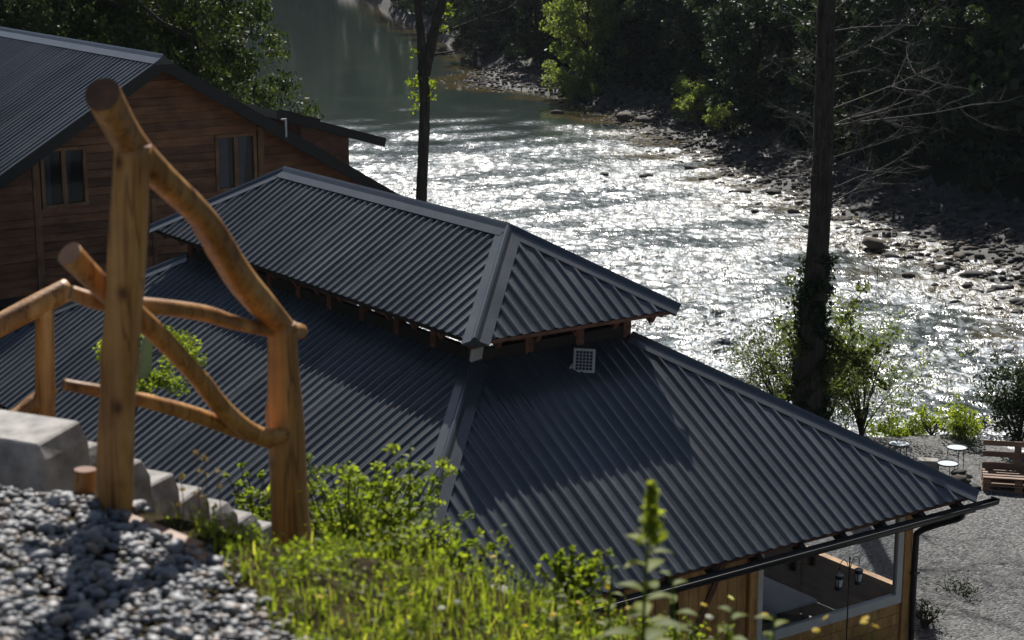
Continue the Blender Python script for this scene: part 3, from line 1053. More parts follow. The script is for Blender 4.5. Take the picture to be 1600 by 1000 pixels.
# cladding boards
z = ZB
row = 0
while z < zt - 0.1:
    z1 = min(z + CH, zt - 0.02)
    zm = (z + z1) / 2
    h0, h1 = min(ww, (zt - z) / SH), min(ww, max((zt - z1) / SH, 0.01))
    cuts = []
    for (a, b, w0, w1) in wins:
        if w0 - 0.02 < zm < w1 + 0.02:
            cuts.append((a, b))
    for i, (y, w) in enumerate(trims):
        if (i == 0 and zm < wins[0][3] + 0.1) or (i == 1 and zm < wins[0][2] + 0.02) or (i == 2 and zm < wins[1][3] + 0.1):
            cuts.append((y - w / 2, y + w / 2))
    cuts.sort()
    edges = [-1e9]
    for a, b in cuts:
        edges += [a, b]
    edges.append(1e9)
    for a, b in zip(edges[0::2], edges[1::2]):
        a0, a1, b0, b1 = max(a, -h0), max(a, -h1), min(b, h0), min(b, h1)
        if b0 - a0 < 0.05:
            continue
        b1 = max(b1, a1 + 0.005)
        o1, o2 = 0.030 + random.uniform(-.006, .006), 0.010
        g1, g2 = 0.006 + random.uniform(0, .012), random.uniform(0, .01)
        vs = [(-0.028, a0, z + .002), (-0.028, b0, z + .002), (-0.028, b1, z1 - .002), (-0.028, a1, z1 - .002),
              (o1, a0 + .003, z + g1), (o1, b0 - .003, z + g2), (o2, b1 - .003, z1 - .002), (o2, a1 + .003, z1 - .002)]
        MB().add(vs, [(0, 3, 2, 1), (4, 5, 6, 7), (0, 1, 5, 4), (1, 2, 6, 5), (2, 3, 7, 6), (3, 0, 4, 7)]).build("plank", M['plank_h'], house)
    z += CH
for i, (y, w) in enumerate(trims):
    top = (wins[0][3] + 0.1, wins[0][2] + 0.0, wins[1][3] + 0.1)[i]
    zlow = ZB
    MB().box((0.012, y, (zlow + top) / 2), (0.075, w - 0.006, top - zlow)).build("trim_board", M['trim'], house)
# shed dormer on the river side
dx = -1.2
A1, A2 = on_gable(432, 172, dx), on_gable(604, 216, dx)
th = 0.2
MB().prism([(dx, A1[0], A1[1]), (dx, A2[0], A2[1]), (dx, A2[0] - 0.05, A2[1] - th), (dx, A1[0], A1[1] - th)], (-4.5, 0, 0)).build("dormer_roof", M['black'], house)
k1, k2 = on_gable(470, 200, dx - 0.3), on_gable(545, 225, dx - 0.3)
zr_ = lambda y: AZ - SH * y
sl_ = (A2[1] - A1[1]) / (A2[0] - A1[0])
top = lambda y: A1[1] + sl_ * (y - A1[0]) - th
MB().prism([(dx - 0.3, k1[0], zr_(k1[0]) - 0.1), (dx - 0.3, k2[0], zr_(k2[0]) - 0.1), (dx - 0.3, k2[0], top(k2[0])), (dx - 0.3, k1[0], top(k1[0]))], (-3.9, 0, 0)).build("dormer_wall", M['beam'], house)
for q in (470, 500):
    yy, zz = on_gable(q, 186 + (q - 470) * 0.3, dx)
    MB().box((dx - 0.5, yy, A1[1] + sl_ * (yy - A1[0]) + 0.03), (0.5, 0.3, 0.05), Matrix.Rotation(math.atan(sl_), 3, 'X')).build("roof_vent", M['black'], house)
y_, z_ = on_gable(446, 186, OV + 0.02)
y2, z2 = on_gable(446, 214, OV + 0.02)
MB().box((OV + 0.035, y_, (z_ + z2) / 2), (0.03, 0.035, z_ - z2)).box((OV + 0.035, y_ - 0.05, z_), (0.03, 0.12, 0.03)).build("bracket", M['white'], house)

# ------------------------------------------------------------------ vegetation
def leaf_cloud(C, R, n, size, rng, up=0.3, aspect=0.55):
    """n leaves around clump centres C (m,3) with clump radii R: returns V, F, tint"""
    m = len(C)
    idx = rng.integers(0, m, n)
    d = rng.normal(size=(n, 3))
    d /= np.linalg.norm(d, axis=1)[:, None]
    rad = rng.random(n) ** 0.5
    P = C[idx] + d * (rad * R[idx])[:, None] * np.array([1, 1, 0.75])
    nr = rng.normal(size=(n, 3)) + np.array([0, 0, up * 2])
    nr /= np.linalg.norm(nr, axis=1)[:, None]
    ax = np.cross(nr, rng.normal(size=(n, 3)))
    ax /= np.linalg.norm(ax, axis=1)[:, None] + 1e-9
    bx = np.cross(nr, ax)
    L = size * rng.uniform(0.6, 1.35, n)[:, None]
    B = L * aspect
    V = np.stack([P - ax * L * 0.5, P + bx * B * 0.5, P + ax * L * 0.5 - nr * L * 0.12, P - bx * B * 0.5], 1).reshape(-1, 3)
    F = np.arange(4 * n).reshape(n, 4)
    cl = rng.random(m)
    T = np.repeat(np.clip(0.55 * cl[idx] + 0.45 * rng.random(n), 0, 1), 4)
    return V, F, T


def crown_clumps(rng, n, rx, ry, rz, cz, shell=0.45):
    d = rng.normal(size=(n, 3))
    d /= np.linalg.norm(d, axis=1)[:, None]
    r = rng.uniform(shell, 1.0, n)
    lump = 1 + 0.22 * np.sin(3 * np.arctan2(d[:, 1], d[:, 0]) + rng.uniform(0, 6)) + rng.normal(size=n) * 0.1
    return d * (r * lump)[:, None] * np.array([rx, ry, rz]) + np.array([0, 0, cz])


def limb_mesh(name, H, r0, rng, nl=7, spread=2.5, z0=0.3, top=1.0):
    Vs, Fs, n = [], [], 0
    lean = rng.normal(size=2) * 0.05 * H

    def put(p, r, k):
        nonlocal n
        V, F = tube_arrays(p, r, k)
        Vs.append(V)
        Fs.append(F + n)
        n += len(V)
    tr = [(lean[0] * f ** 1.5, lean[1] * f ** 1.5, H * f) for f in np.linspace(0, top, 9)]
    put(tr, r0 * np.linspace(1.15, 0.25, 9), 8)
    for i in range(nl):
        f = z0 + (0.9 - z0) * (i + rng.random()) / nl
        a = rng.uniform(0, 6.28)
        p = np.array([lean[0] * f ** 1.5, lean[1] * f ** 1.5, H * f])
        L = spread * (1.1 - f * 0.6)
        pts = [p + np.array([math.cos(a), math.sin(a), 0]) * L * t + np.array([0, 0, 1]) * L * (0.55 * t) + rng.normal(size=3) * 0.06 * L * t for t in np.linspace(0, 1, 5)]
        put(pts, r0 * 0.42 * np.linspace(1, 0.2, 5), 5)
    return mesh_np(name, np.concatenate(Vs), np.concatenate(Fs))


def tree_kind(seed, H, r0, rx, rz, cz, nclump, nleaf, lsize, m, clr=0.9, shell=0.45):
    rng = np.random.default_rng(seed)
    t = limb_mesh("trunk", H, r0, rng, 8, rx * 0.8)
    t.materials.append(M['bark'])
    C = crown_clumps(rng, nclump, rx, rx, rz, cz, shell)
    V, F, T = leaf_cloud(C, rng.uniform(0.5, 1.0, nclump) * clr, nleaf, lsize, rng)
    c = mesh_np("crown", V, F, T)
    c.materials.append(m)
    return t, c


def place_tree(name, kind, loc, rz, sc, label, cat="tree", group=None):
    e = empty(name, loc, rz)
    e.scale = sc if isinstance(sc, tuple) else (sc,) * 3
    link("trunk", kind[0], e)
    link("crown", kind[1], e)
    tag(e, label, cat, group)
    return e


K_DARK = tree_kind(1, 11, 0.22, 3.3, 5.8, 5.9, 110, 18000, 0.26, M['leaf_dark'], 0.95)
K_MID = tree_kind(2, 10, 0.20, 3.4, 5.2, 5.2, 110, 18000, 0.24, M['leaf_mid'], 0.9)
K_PALE = tree_kind(3, 8, 0.15, 3.0, 4.4, 4.5, 100, 17000, 0.20, M['leaf_pale'], 0.85)
K_BRIGHT = tree_kind(4, 9, 0.17, 3.0, 4.6, 4.8, 80, 13000, 0.24, M['leaf_bright'], 0.85)
K_SHRUB = tree_kind(5, 1.8, 0.05, 1.6, 1.1, 1.2, 50, 6000, 0.14, M['leaf_pale'], 0.55, 0.2)

G = "trees along the far river bank"


def bank_tree(kind, px, py, Y, sc, label, name="bank_tree", grp=G, cat="tree"):
    p = at(px, py, Y)
    z = float(far_h(np.array([p.x]), np.array([Y]))[0])
    return place_tree(name, kind, (p.x, Y, z - 0.2), random.uniform(0, 6.28), sc, label, cat, grp)


bank_tree(K_PALE, 912, 120, 126, (1.1, 1.1, 1.2), "pale yellow-green willow leaning over the far rocky bank")
bank_tree(K_MID, 838, 110, 141, 0.8, "mid green tree just upstream of the pale willow")
bank_tree(K_DARK, 775, 60, 158, 0.9, "dark tree over the far stone spit, beyond the middle trunk")
bank_tree(K_MID, 1010, 100, 127, (0.95, 0.95, 1.0), "rounded green tree just downstream of the pale willow")
bank_tree(K_DARK, 962, 100, 134, 1.05, "dark tree between the pale willow and the rounded green tree")
bank_tree(K_MID, 1110, 120, 113, 0.85, "mid green tree on the far bank, halfway to the ivy trunk")
bank_tree(K_DARK, 1060, 120, 120, 1.0, "dark bushy tree behind the boulder point on the far bank")
bank_tree(K_DARK, 1180, 200, 101, 1.0, "dark tree on the far bank just upstream of the ivy trunk")
bank_tree(K_MID, 1215, 180, 105, 0.9, "mid green tree seen beside the upper part of the ivy trunk")
bank_tree(K_DARK, 1330, 280, 90, 0.95, "dark tree behind the bare grey twigs, nearest the ivy trunk")
bank_tree(K_DARK, 1430, 310, 86, 1.0, "dark tree behind the tips of the bare grey twigs")
bank_tree(K_DARK, 1530, 330, 81, 0.95, "dark tree above the cobble bar towards the frame edge")
bank_tree(K_MID, 1600, 340, 79, 0.9, "dark mid green tree at the right edge above the cobbles")
bank_tree(K_DARK, 690, 20, 200, 1.1, "distant dark tree where the river bends, top of the picture")
for i, (px, Y, sc, lab) in enumerate(((742, 152, .62, "small dark tree overhanging the water just above the stone spit"), (722, 168, .7, "small mid green tree in the second row upstream of the spit"),
                                     (705, 183, .8, "dark tree upstream of the spit, seen beside the slim fork"), (655, 222, .95, "farthest dark bank tree behind the slim trunk's fork"),
                                     (610, 246, 1.0, "farthest dark tree where the river disappears round the bend"))):
    bank_tree((K_DARK, K_MID)[i % 2], px, 60, Y, sc, lab)
bank_tree(K_SHRUB, 1088, 170, 107.5, 1.15, "grey-green shrub above the boulders of the far bank", "bank_shrub", "shrubs along the far river bank", "shrub")
bank_tree(K_SHRUB, 1125, 205, 104, 0.8, "small pale shrub among the far bank boulders", "bank_shrub", "shrubs along the far river bank", "shrub")
bank_tree(K_SHRUB, 905, 150, 123, 0.95, "low pale shrub at the foot of the pale willow", "bank_shrub", "shrubs along the far river bank", "shrub")

# far-off woodland: one mass
def woodland():
    rng = np.random.default_rng(12)
    Vs, Fs, Ts, n = [], [], [], 0
    spots = []
    tries = 0
    while len(spots) < 430 and tries < 40000:
        tries += 1
        y = rng.uniform(45, 330)
        x = rng.uniform(-75, 75)
        xf, xl = np.interp(y, YFO, XFO), np.interp(y, YL, XL)
        off = 2.0 if y < 140 else 1.0
        if (x > xf + off and x < xf + 30) or (x < xl - 12 and x > xl - 45 and y > 75) or (y > 264 and abs(x + 15) < 60):
            if all((x - a) ** 2 + (y - b) ** 2 > 6.5 for a, b in spots):
                spots.append((x, y))
    for (x, y) in spots:
        s = rng.uniform(0.8, 1.3)
        C = crown_clumps(rng, 26, 3.0 * s, 3.0 * s, 5.4 * s, 4.6 * s, 0.4)
        z = float(far_h(np.array([x]), np.array([y]))[0])
        V, F, T = leaf_cloud(C + np.array([x, y, z]), rng.uniform(0.9, 1.6, 26) * s, 740, 0.60, rng, 0.3, 0.7)
        Vs.append(V)
        Fs.append(F + n)
        Ts.append(T)
        n += len(V)
    for _ in range(260):                              # undergrowth at the wood's edge
        y = rng.uniform(58, 215)
        x = np.interp(y, YFO, XFO) + rng.uniform(0.4, 7)
        z = float(far_h(np.array([x]), np.array([y]))[0])
        C = crown_clumps(rng, 10, 1.2, 1.2, 0.9, 0.7, 0.2)
        V, F, T = leaf_cloud(C + np.array([x, y, z]), rng.uniform(0.4, 0.8, 10), 260, 0.3, rng, 0.3, 0.7)
        Vs.append(V)
        Fs.append(F + n)
        Ts.append(T)
        n += len(V)
    o = link("woodland", mesh_np("woodland", np.concatenate(Vs), np.concatenate(Fs), np.concatenate(Ts)), None, M['leaf_dark'])
    tag(o, "dark woodland mass covering the hills beyond the river", "woodland", kind="stuff")


woodland()

# big leafy trees behind the house
K_BIG = tree_kind(8, 12, 0.30, 5.0, 5.0, 9.0, 170, 34000, 0.17, M['leaf_tree'], 1.0, 0.35)
for (px, Y, sc, lab) in ((296, 54, (0.8, 0.8, 1.0), "leafy tree hanging over the river behind the house gable"),
                         (190, 56, (0.9, 0.9, 1.05), "leafy tree directly behind the ridge end of the house"),
                         (60, 57, (1.05, 1.05, 1.05), "leafy tree at the top left behind the house roof")):
    p = at(px, 100, Y)
    z = max(float(near_h(np.array([p.x]), np.array([Y]))[0]), float(far_h(np.array([p.x]), np.array([Y]))[0]))
    place_tree("leafy_tree", K_BIG, (p.x, Y, z - 0.3), random.uniform(0, 6.28), sc, lab, "tree", "leafy trees behind the house")


def twig_tree(rng, base, d, L, r, depth, out):
    n = 5
    pts = [np.array(base, float)]
    d = np.array(d, float)
    for i in range(n):
        d = d + rng.normal(size=3) * 0.10 + np.array([0, 0, 0.03])
        d /= np.linalg.norm(d)
        pts.append(pts[-1] + d * L / n)
    out.append((pts, np.linspace(r, r * 0.3, n + 1)))
    if depth > 0:
        for k in range(10 if depth > 1 else 6):
            i = rng.integers(1, n + 1)
            s = rng.normal(size=3) * 0.75
            q = d + s
            q /= np.linalg.norm(q)
            twig_tree(rng, pts[i], q, L * rng.uniform(0.25, 0.5), r * 0.5, depth - 1, out)


def tubes_mesh(name, lst, k=5):
    Vs, Fs, n = [], [], 0
    for pts, rr in lst:
        V, F = tube_arrays(pts, rr, k)
        Vs.append(V)
        Fs.append(F + n)
        n += len(V)
    return mesh_np(name, np.concatenate(Vs), np.concatenate(Fs))


def screen_tree(name, pix, Y, widths, label, seed):
    """trunk through given pixels at depth Y, going on above the frame"""
    pts = [at(x, y, Y) for x, y in pix]
    root = empty(name, (pts[-1].x, Y, min(pts[-1].z, 0) - 0.1))
    tag(root, label, "tree")
    lp = [p - root.location for p in pts][::-1]
    rr = [w / 2 * Y / FPX for w in widths][::-1]
    sp = smooth_path(lp, 6)
    ri = np.interp(np.linspace(0, 1, len(sp)), np.linspace(0, 1, len(rr)), rr)
    V, F = tube_arrays(sp, ri, 14, 0.05, seed)
    link("trunk", mesh_np("trunk", V, F), root, M['bark'], True)
    return root, sp, ri


# ivy-clad bare tree on the right
YT = 36.0
root, sp, ri = screen_tree("bare_tree", [(1300, -330), (1297, -150), (1292, 0), (1288, 150), (1283, 300), (1276, 430), (1268, 520), (1262, 640), (1259, 720)],
                           YT, [16, 22, 28, 30, 33, 38, 44, 52, 56], "tall bare tree with ivy-covered trunk and grey dead twigs", 3)
rng = np.random.default_rng(77)
lst = []
for (px, py, qx, qy, r) in ((1305, 45, 1445, 0, .02), (1305, 100, 1410, 55, .02), (1310, 170, 1460, 75, .025), (1320, 190, 1480, 120, .025), (1322, 210, 1500, 118, .03),
                           (1305, 300, 1430, 245, .02), (1310, 330, 1400, 270, .03), (1300, 260, 1390, 200, .015), (1275, 60, 1210, 20, .015), (1275, 150, 1220, 90, .015),
                           (1272, 245, 1245, 185, .02), (1272, 253, 1205, 235, .015), (1300, 20, 1380, -40, .02), (1300, -60, 1420, -110, .03), (1290, -60, 1180, -110, .03),
                           (1300, 120, 1360, 90, .012), (1275, 100, 1240, 70, .012), (1300, 225, 1360, 190, .012), (1275, 200, 1215, 175, .012), (1300, 400, 1375, 415, .02)):
    f = np.argmin([abs((at(px, py, YT) - root.location).z - p.z) for p in sp])
    a = np.array(sp[f])
    b = np.array(at(qx, qy, YT + rng.uniform(-1.2, 1.2)) - root.location)
    d = b - a
    L = np.linalg.norm(d)
    twig_tree(rng, a, d / L + np.array([0, 0, -0.05]), L, r * 0.7, 2, lst)
for k in range(70):
    f = rng.integers(int(len(sp) * 0.38), len(sp))
    a = rng.uniform(0, 6.28)
    twig_tree(rng, sp[f], (math.cos(a), math.sin(a), 0.3), rng.uniform(0.3, 1.0), 0.008, 1, lst)
link("branches", tubes_mesh("branches", lst, 4), root, M['twig'])
# ivy on the lower trunk and leafy shoots round it
C, R = [], []
for i, p in enumerate(sp):
    zz = p.z
    if zz < 4.2:
        for k in range(10):
            a = rng.uniform(0, 6.28)
            w = ri[i] + 0.03
            C.append((p.x + w * math.cos(a), p.y + w * math.sin(a), zz + rng.uniform(-.2, .2)))
            R.append(0.15)
V, F, T = leaf_cloud(np.array(C), np.array(R), 7000, 0.075, rng, 0.1, 0.8)
link("ivy", mesh_np("ivy", V, F, T), root, M['leaf_dark'])
C, R, lst = [], [], []
for (qx, qy) in ((1195, 560), (1215, 500), (1235, 440), (1240, 600), (1330, 480), (1350, 450), (1340, 520), (1375, 545), (1390, 520), (1355, 580), (1310, 600), (1220, 620), (1380, 600), (1320, 560)):
    a = np.array(sp[rng.integers(2, 14)])
    b = np.array(at(qx, qy, YT + rng.uniform(-.7, .7)) - root.location)
    pts = [a * (1 - t) + b * t + np.array([0, 0, -0.5 * t * (t - 1) * np.linalg.norm(b - a) * 0.3]) for t in np.linspace(0, 1, 7)]
    lst.append((pts, np.linspace(.018, .005, 7)))
    for t in range(2, 7):
        C.append(pts[t])
        R.append(0.2)
link("shoots", tubes_mesh("shoots", lst, 4), root, M['bark'])
V, F, T = leaf_cloud(np.array(C), np.array(R), 2600, 0.11, rng, 0.5, 0.6)
link("leaves", mesh_np("leaves", V, F, T), root, M['leaf_olive'])

# forked slim tree between house and river
YT2 = 47.0
root, sp, ri = screen_tree("slim_tree", [(640, -420), (645, -200), (653, 0), (658, 60), (661, 115), (664, 160), (661, 250), (658, 320), (656, 420)],
                           YT2, [6, 8, 11, 13, 17, 16, 17, 18, 21], "slim forked tree rising between house and river", 5)
lst = []
f = int(len(sp) * 0.52)
fp = at(663, 118, YT2) - root.location
lst.append(([fp, at(672, 80, YT2) - root.location, at(681, 35, YT2) - root.location, at(692, 0, YT2) - root.location, at(705, -120, YT2) - root.location, at(712, -250, YT2) - root.location], np.array([.15, .13, .12, .10, .07, .03])))
for (a, b, r) in (((672, 85), (735, 65), .035), ((678, 55), (790, 15), .035), ((668, 95), (668, 50), .05), ((683, 25), (740, -30), .03), ((655, -60), (590, -140), .03), ((700, -90), (760, -160), .03), ((650, -120), (600, -220), .03)):
    A_, B_ = np.array(at(*a, YT2) - root.location), np.array(at(*b, YT2 + 0.6) - root.location)
    twig_tree(rng, A_, (B_ - A_) / np.linalg.norm(B_ - A_), np.linalg.norm(B_ - A_), r, 2, lst)
link("branches", tubes_mesh("branches", lst, 7), root, M['bark'])
C, R = [], []
for (x, y) in ((645, 130), (648, 150), (650, 85), (672, 150), (676, 130), (700, 10), (692, 45), (648, 170), (655, 120), (697, 20)):
    C.append(at(x, y, YT2) - root.location)
    R.append(0.22)
V, F, T = leaf_cloud(np.array([tuple(c) for c in C]), np.array(R), 260, 0.11, rng, 0.4, 0.6)
link("leaves", mesh_np("leaves", V, F, T), root, M['leaf_bright'])


# shrubs along the near bank
def shrub(px, py, Y, rx, rz, nleaf, lsize, m, label, seed, z=None, group=None, stems=9):
    rng = np.random.default_rng(seed)
    p = at(px, py, Y)
    z0 = float(near_h(np.array([p.x]), np.array([Y]))[0]) if z is None else z
    e = empty("shrub", (p.x, Y, z0 - 0.05))
    tag(e, label, "shrub", group)
    top = 2 * rz
    lst, C, R = [], [], []
    for k in range(stems):
        a = rng.uniform(0, 6.28)
        q = np.array([math.cos(a) * rx * rng.uniform(.2, .9), math.sin(a) * rx * rng.uniform(.2, .9), top * rng.uniform(.55, 1.0)])
        pts = [q * np.array([t ** 1.4, t ** 1.4, t]) + rng.normal(size=3) * 0.02 for t in np.linspace(0, 1, 6)]
        lst.append((pts, np.linspace(.022, .006, 6)))
        for t in (3, 4, 5):
            for _ in range(3):
                C.append(pts[t] + rng.normal(size=3) * rx * 0.22)
                R.append(rx * 0.25)
    link("stems", tubes_mesh("stems", lst, 4), e, M['bark'])
    V, F, T = leaf_cloud(np.array(C), np.array(R), nleaf, lsize, rng, 0.4, 0.5)
    link("foliage", mesh_np("foliage", V, F, T), e, m)
    return e


GB = "shrubs along the near river bank"
shrub(1345, 690, 37.2, 1.5, 1.25, 6500, 0.07, M['leaf_pale'], "loose willow shrub at the foot of the ivy-covered trunk", 1, group=GB, stems=16)
shrub(1215, 640, 38.0, 1.3, 1.15, 4500, 0.07, M['leaf_olive'], "thin shrub between the roof slope and the ivy-covered trunk", 2, group=GB, stems=14)
shrub(1590, 720, 35.6, 0.8, 0.95, 4200, 0.09, M['leaf_mid'], "dense shrub behind the pallet bench", 3, group=GB, stems=14)
shrub(1285, 690, 37.6, 1.1, 0.8, 4200, 0.07, M['leaf_olive'], "tangled brush close behind the ivy-covered trunk", 11, group=GB, stems=18)
shrub(1405, 690, 37.5, 0.6, 0.28, 1600, 0.08, M['leaf_bright'], "low bright green bush by the farthest round table", 4, group=GB)
shrub(1500, 690, 36.8, 0.6, 0.3, 1500, 0.08, M['leaf_bright'], "low bright green bush between round tables and bench", 5, group=GB)
shrub(1040, 560, 41.5, 1.2, 0.8, 1900, 0.09, M['leaf_pale'], "sparse shrub behind the far corner of the upper roof", 6, group=GB, stems=14)
shrub(1130, 590, 40.0, 0.9, 0.7, 1500, 0.09, M['leaf_pale'], "sparse shrub showing above the roof's far hip", 7, group=GB, stems=12)
shrub(1450, 905, 26.6, 0.32, 0.22, 420, 0.05, M['leaf_mid'], "small dark weed tuft beside the black downpipe", 9, group=GB)
shrub(1500, 900, 28.2, 0.5, 0.10, 420, 0.05, M['leaf_mid'], "flat weed patch in the gravel right of the downpipe", 10, group=GB)
shrub(1455, 700, 37.2, 0.5, 0.2, 700, 0.08, M['leaf_bright'], "small bright weed clump between the two farther round tables", 8, group=GB)


# ------------------------------------------------------------------ rocks of the far bank
def ico(sub):
    t = (1 + 5 ** .5) / 2
    V = [(-1, t, 0), (1, t, 0), (-1, -t, 0), (1, -t, 0), (0, -1, t), (0, 1, t), (0, -1, -t), (0, 1, -t), (t, 0, -1), (t, 0, 1), (-t, 0, -1), (-t, 0, 1)]
    F = [(0, 11, 5), (0, 5, 1), (0, 1, 7), (0, 7, 10), (0, 10, 11), (1, 5, 9), (5, 11, 4), (11, 10, 2), (10, 7, 6), (7, 1, 8), (3, 9, 4), (3, 4, 2), (3, 2, 6), (3, 6, 8), (3, 8, 9), (4, 9, 5), (2, 4, 11), (6, 2, 10), (8, 6, 7), (9, 8, 1)]
    V = [np.array(v) / np.linalg.norm(v) for v in V]
    for _ in range(sub):
        cache, nf = {}, []

        def mid(a, b):
            k = (min(a, b), max(a, b))
            if k not in cache:
                m = V[a] + V[b]
                V.append(m / np.linalg.norm(m))
                cache[k] = len(V) - 1
            return cache[k]
        for a, b, c in F:
            x, y, z = mid(a, b), mid(b, c), mid(c, a)
            nf += [(a, x, z), (b, y, x), (c, z, y), (x, y, z)]
        F = nf
    return np.array(V), np.array(F)


I1, I1F = ico(1)
I0, I0F = ico(0)
I2, I2F = ico(2)


def stones(P, S, rng, base, faces, rough=0.16, flat=0.6):
    n, k = len(P), len(base)
    j = 1 + rough * rng.normal(size=(n, k, 1))
    sc = np.stack([rng.uniform(0.75, 1.3, n), rng.uniform(0.6, 1.0, n), rng.uniform(0.75, 1.1, n) * flat], -1)
    L = base[None] * j * sc[:, None] * S[:, None, None]
    a = rng.uniform(0, 6.28, n)
    tx = rng.normal(size=n) * 0.3
    c, s = np.cos(a)[:, None], np.sin(a)[:, None]
    y2 = L[..., 1] * np.cos(tx)[:, None] - L[..., 2] * np.sin(tx)[:, None]
    z2 = L[..., 1] * np.sin(tx)[:, None] + L[..., 2] * np.cos(tx)[:, None]
    X = L[..., 0] * c - y2 * s
    Yy = L[..., 0] * s + y2 * c
    V = np.stack([X, Yy, z2], -1) + P[:, None]
    F = (faces[None] + (np.arange(n) * k)[:, None, None]).reshape(-1, 3)
    T = np.repeat(rng.random(n), k)
    return V.reshape(-1, 3), F, T


rng = np.random.default_rng(99)
P, Sz = [], []
while len(P) < 8500:
    y = 55 + 90 * rng.random() ** 1.3
    xr, xf = np.interp(y, YR, XR), np.interp(y, YFO, XFO)
    x = rng.uniform(xr - 1.6, xf + 0.6)
    z = float(far_h(np.array([x]), np.array([y]))[0])
    if x < xr and rng.random() > 0.25:
        continue
    s = 0.07 + 0.17 * rng.random() ** 2.5
    P.append((x, y, max(z, WATER_Z - 0.05) + s * 0.1))
    Sz.append(s)
V, F, T = stones(np.array(P), np.array(Sz), rng, I0, I0F, 0.2)
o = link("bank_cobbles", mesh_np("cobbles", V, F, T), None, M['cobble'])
tag(o, "grey-brown cobbles strewn along the far river bank", "cobbles", kind="stuff")
bms = []
for k in range(5):
    V, F, T = stones(np.array([[0, 0, 0]]), np.array([1.0]), rng, I1, I1F, 0.17, 0.8)
    m = mesh_np("boulder", V, F, T)
    m.materials.append(M['cobble'])
    bms.append(m)
spots = [(975, 182, .6, "rounded boulder with a tan top at the point of the far bank"),
         (1005, 186, .5, "dark boulder close beside the tan-topped boulder"),
         (1075, 178, .45, "pale brown boulder under the grey-green shrub"),
         (1365, 380, .52, "large dark boulder on the cobble bar right of the ivy trunk")]
for (px, py, s, lab) in spots:
    p = at_z(px, py, WATER_Z + 0.3)
    o = link("boulder", bms[len(lab) % 5], None)
    o.location, o.scale, o.rotation_euler = p, (s * 1.15, s, s * 0.62), (0, 0, random.uniform(0, 6))
    tag(o, lab, "boulder", "boulders on the far bank")
more = [(735, 128), (755, 132), (790, 135), (820, 130), (850, 142), (880, 150), (770, 124), (840, 132), (900, 158), (870, 176), (760, 100), (745, 92), (775, 105), (640, 30), (660, 26), (1030, 200), (1050, 210), (1085, 205), (1120, 222), (1140, 238), (1165, 245),
        (1190, 262), (1210, 300), (1230, 285), (1160, 300), (1100, 280), (1250, 310), (1330, 350), (1390, 400), (1430, 385), (1470, 420), (1520, 430), (1560, 450), (1590, 470), (1500, 400), (1420, 430), (1080, 262), (945, 272), (1010, 275), (1240, 330), (1180, 330)]
for i, (px, py) in enumerate(more):
    p = at_z(px, py, WATER_Z + 0.05)
    s = random.uniform(0.16, 0.36) * (0.75 + p.y / 250)
    o = link("boulder", bms[i % 5], None)
    o.location, o.scale, o.rotation_euler = p, (s * 1.2, s * 0.9, s * 0.6), (0, 0, random.uniform(0, 6))
    reg = (("dark wet boulder on the stone spit at the upstream bend", "boulders on the upstream spit") if px < 910 else
           ("dark boulder sticking out of the glittering shallows", "boulders in the shallows") if (px < 1020 or py > 255 and px < 1200) else
           ("brown boulder at the water's edge below the far bank shrubs", "boulders below the far shrubs") if px < 1200 else
           ("grey boulder on the cobble bar beyond the ivy-covered trunk", "boulders on the cobble bar"))
    tag(o, reg[0], "boulder", reg[1])

# ------------------------------------------------------------------ things in the yard
def side_table(px, py, r, h, label):
    p = at_z(px, py, h)
    e = empty("side_table", (p.x, p.y, 0))
    tag(e, label, "table", "round side tables in the yard")
    MB().tube([(0, 0, h - 0.012), (0, 0, h)], r - 0.012, 28).build("tabletop", M['pale_top'], e)
    a = np.linspace(0, 2 * math.pi, 29)
    MB().tube([(r * math.cos(q), r * math.sin(q), h) for q in a], 0.014, 6, False).build("rim", M['black'], e)
    for k in range(3):
        q = 0.5 + k * 2.094
        MB().tube([(0.85 * r * math.cos(q), 0.85 * r * math.sin(q), h - 0.01), (1.0 * r * math.cos(q), 1.0 * r * math.sin(q), 0)], 0.008, 5).build("leg", M['black'], e)


side_table(1405, 693, 0.21, 0.42, "round white-topped wire table farthest away beside the near hip of the roof")
side_table(1495, 699, 0.20, 0.45, "round white-topped wire table nearest the pallet bench backrest")
side_table(1481, 724, 0.20, 0.40, "round white-topped wire table standing next to the concrete block")
p = at_z(1450, 741, 0)
o = MB().prism([(-.2, -.14, 0), (.2, -.14, 0), (.2, .14, 0), (-.2, .14, 0)], (0, 0, .3)).build("concrete_block", M['concrete'], None, bevel=0.025)
o.location, o.rotation_euler = p, (0, 0, -0.2)
tag(o, "rough grey concrete block beside a round table", "block")
p = at_z(1497, 765, 0)
k = 0
for j, (dx_, dy_, s, z) in enumerate(((-.12, 0, .17, .05), (.12, .03, .17, .05), (-.02, .15, .15, .05), (-.1, .04, .15, .14), (.1, .05, .15, .14), (0, .0, .15, .23), (.02, .1, .12, .31), (.28, .0, .12, .05), (-.28, .05, .11, .05))):
    o = link("stacked_stone", bms[j % 5], None)
    o.location, o.scale, o.rotation_euler = p + Vector((dx_, dy_, z)), (s, s, s * 0.55), (0, 0, j)
    tag(o, "flat rough stone in the small heap beside the pallet bench", "stone", "heap of flat stones by the bench")


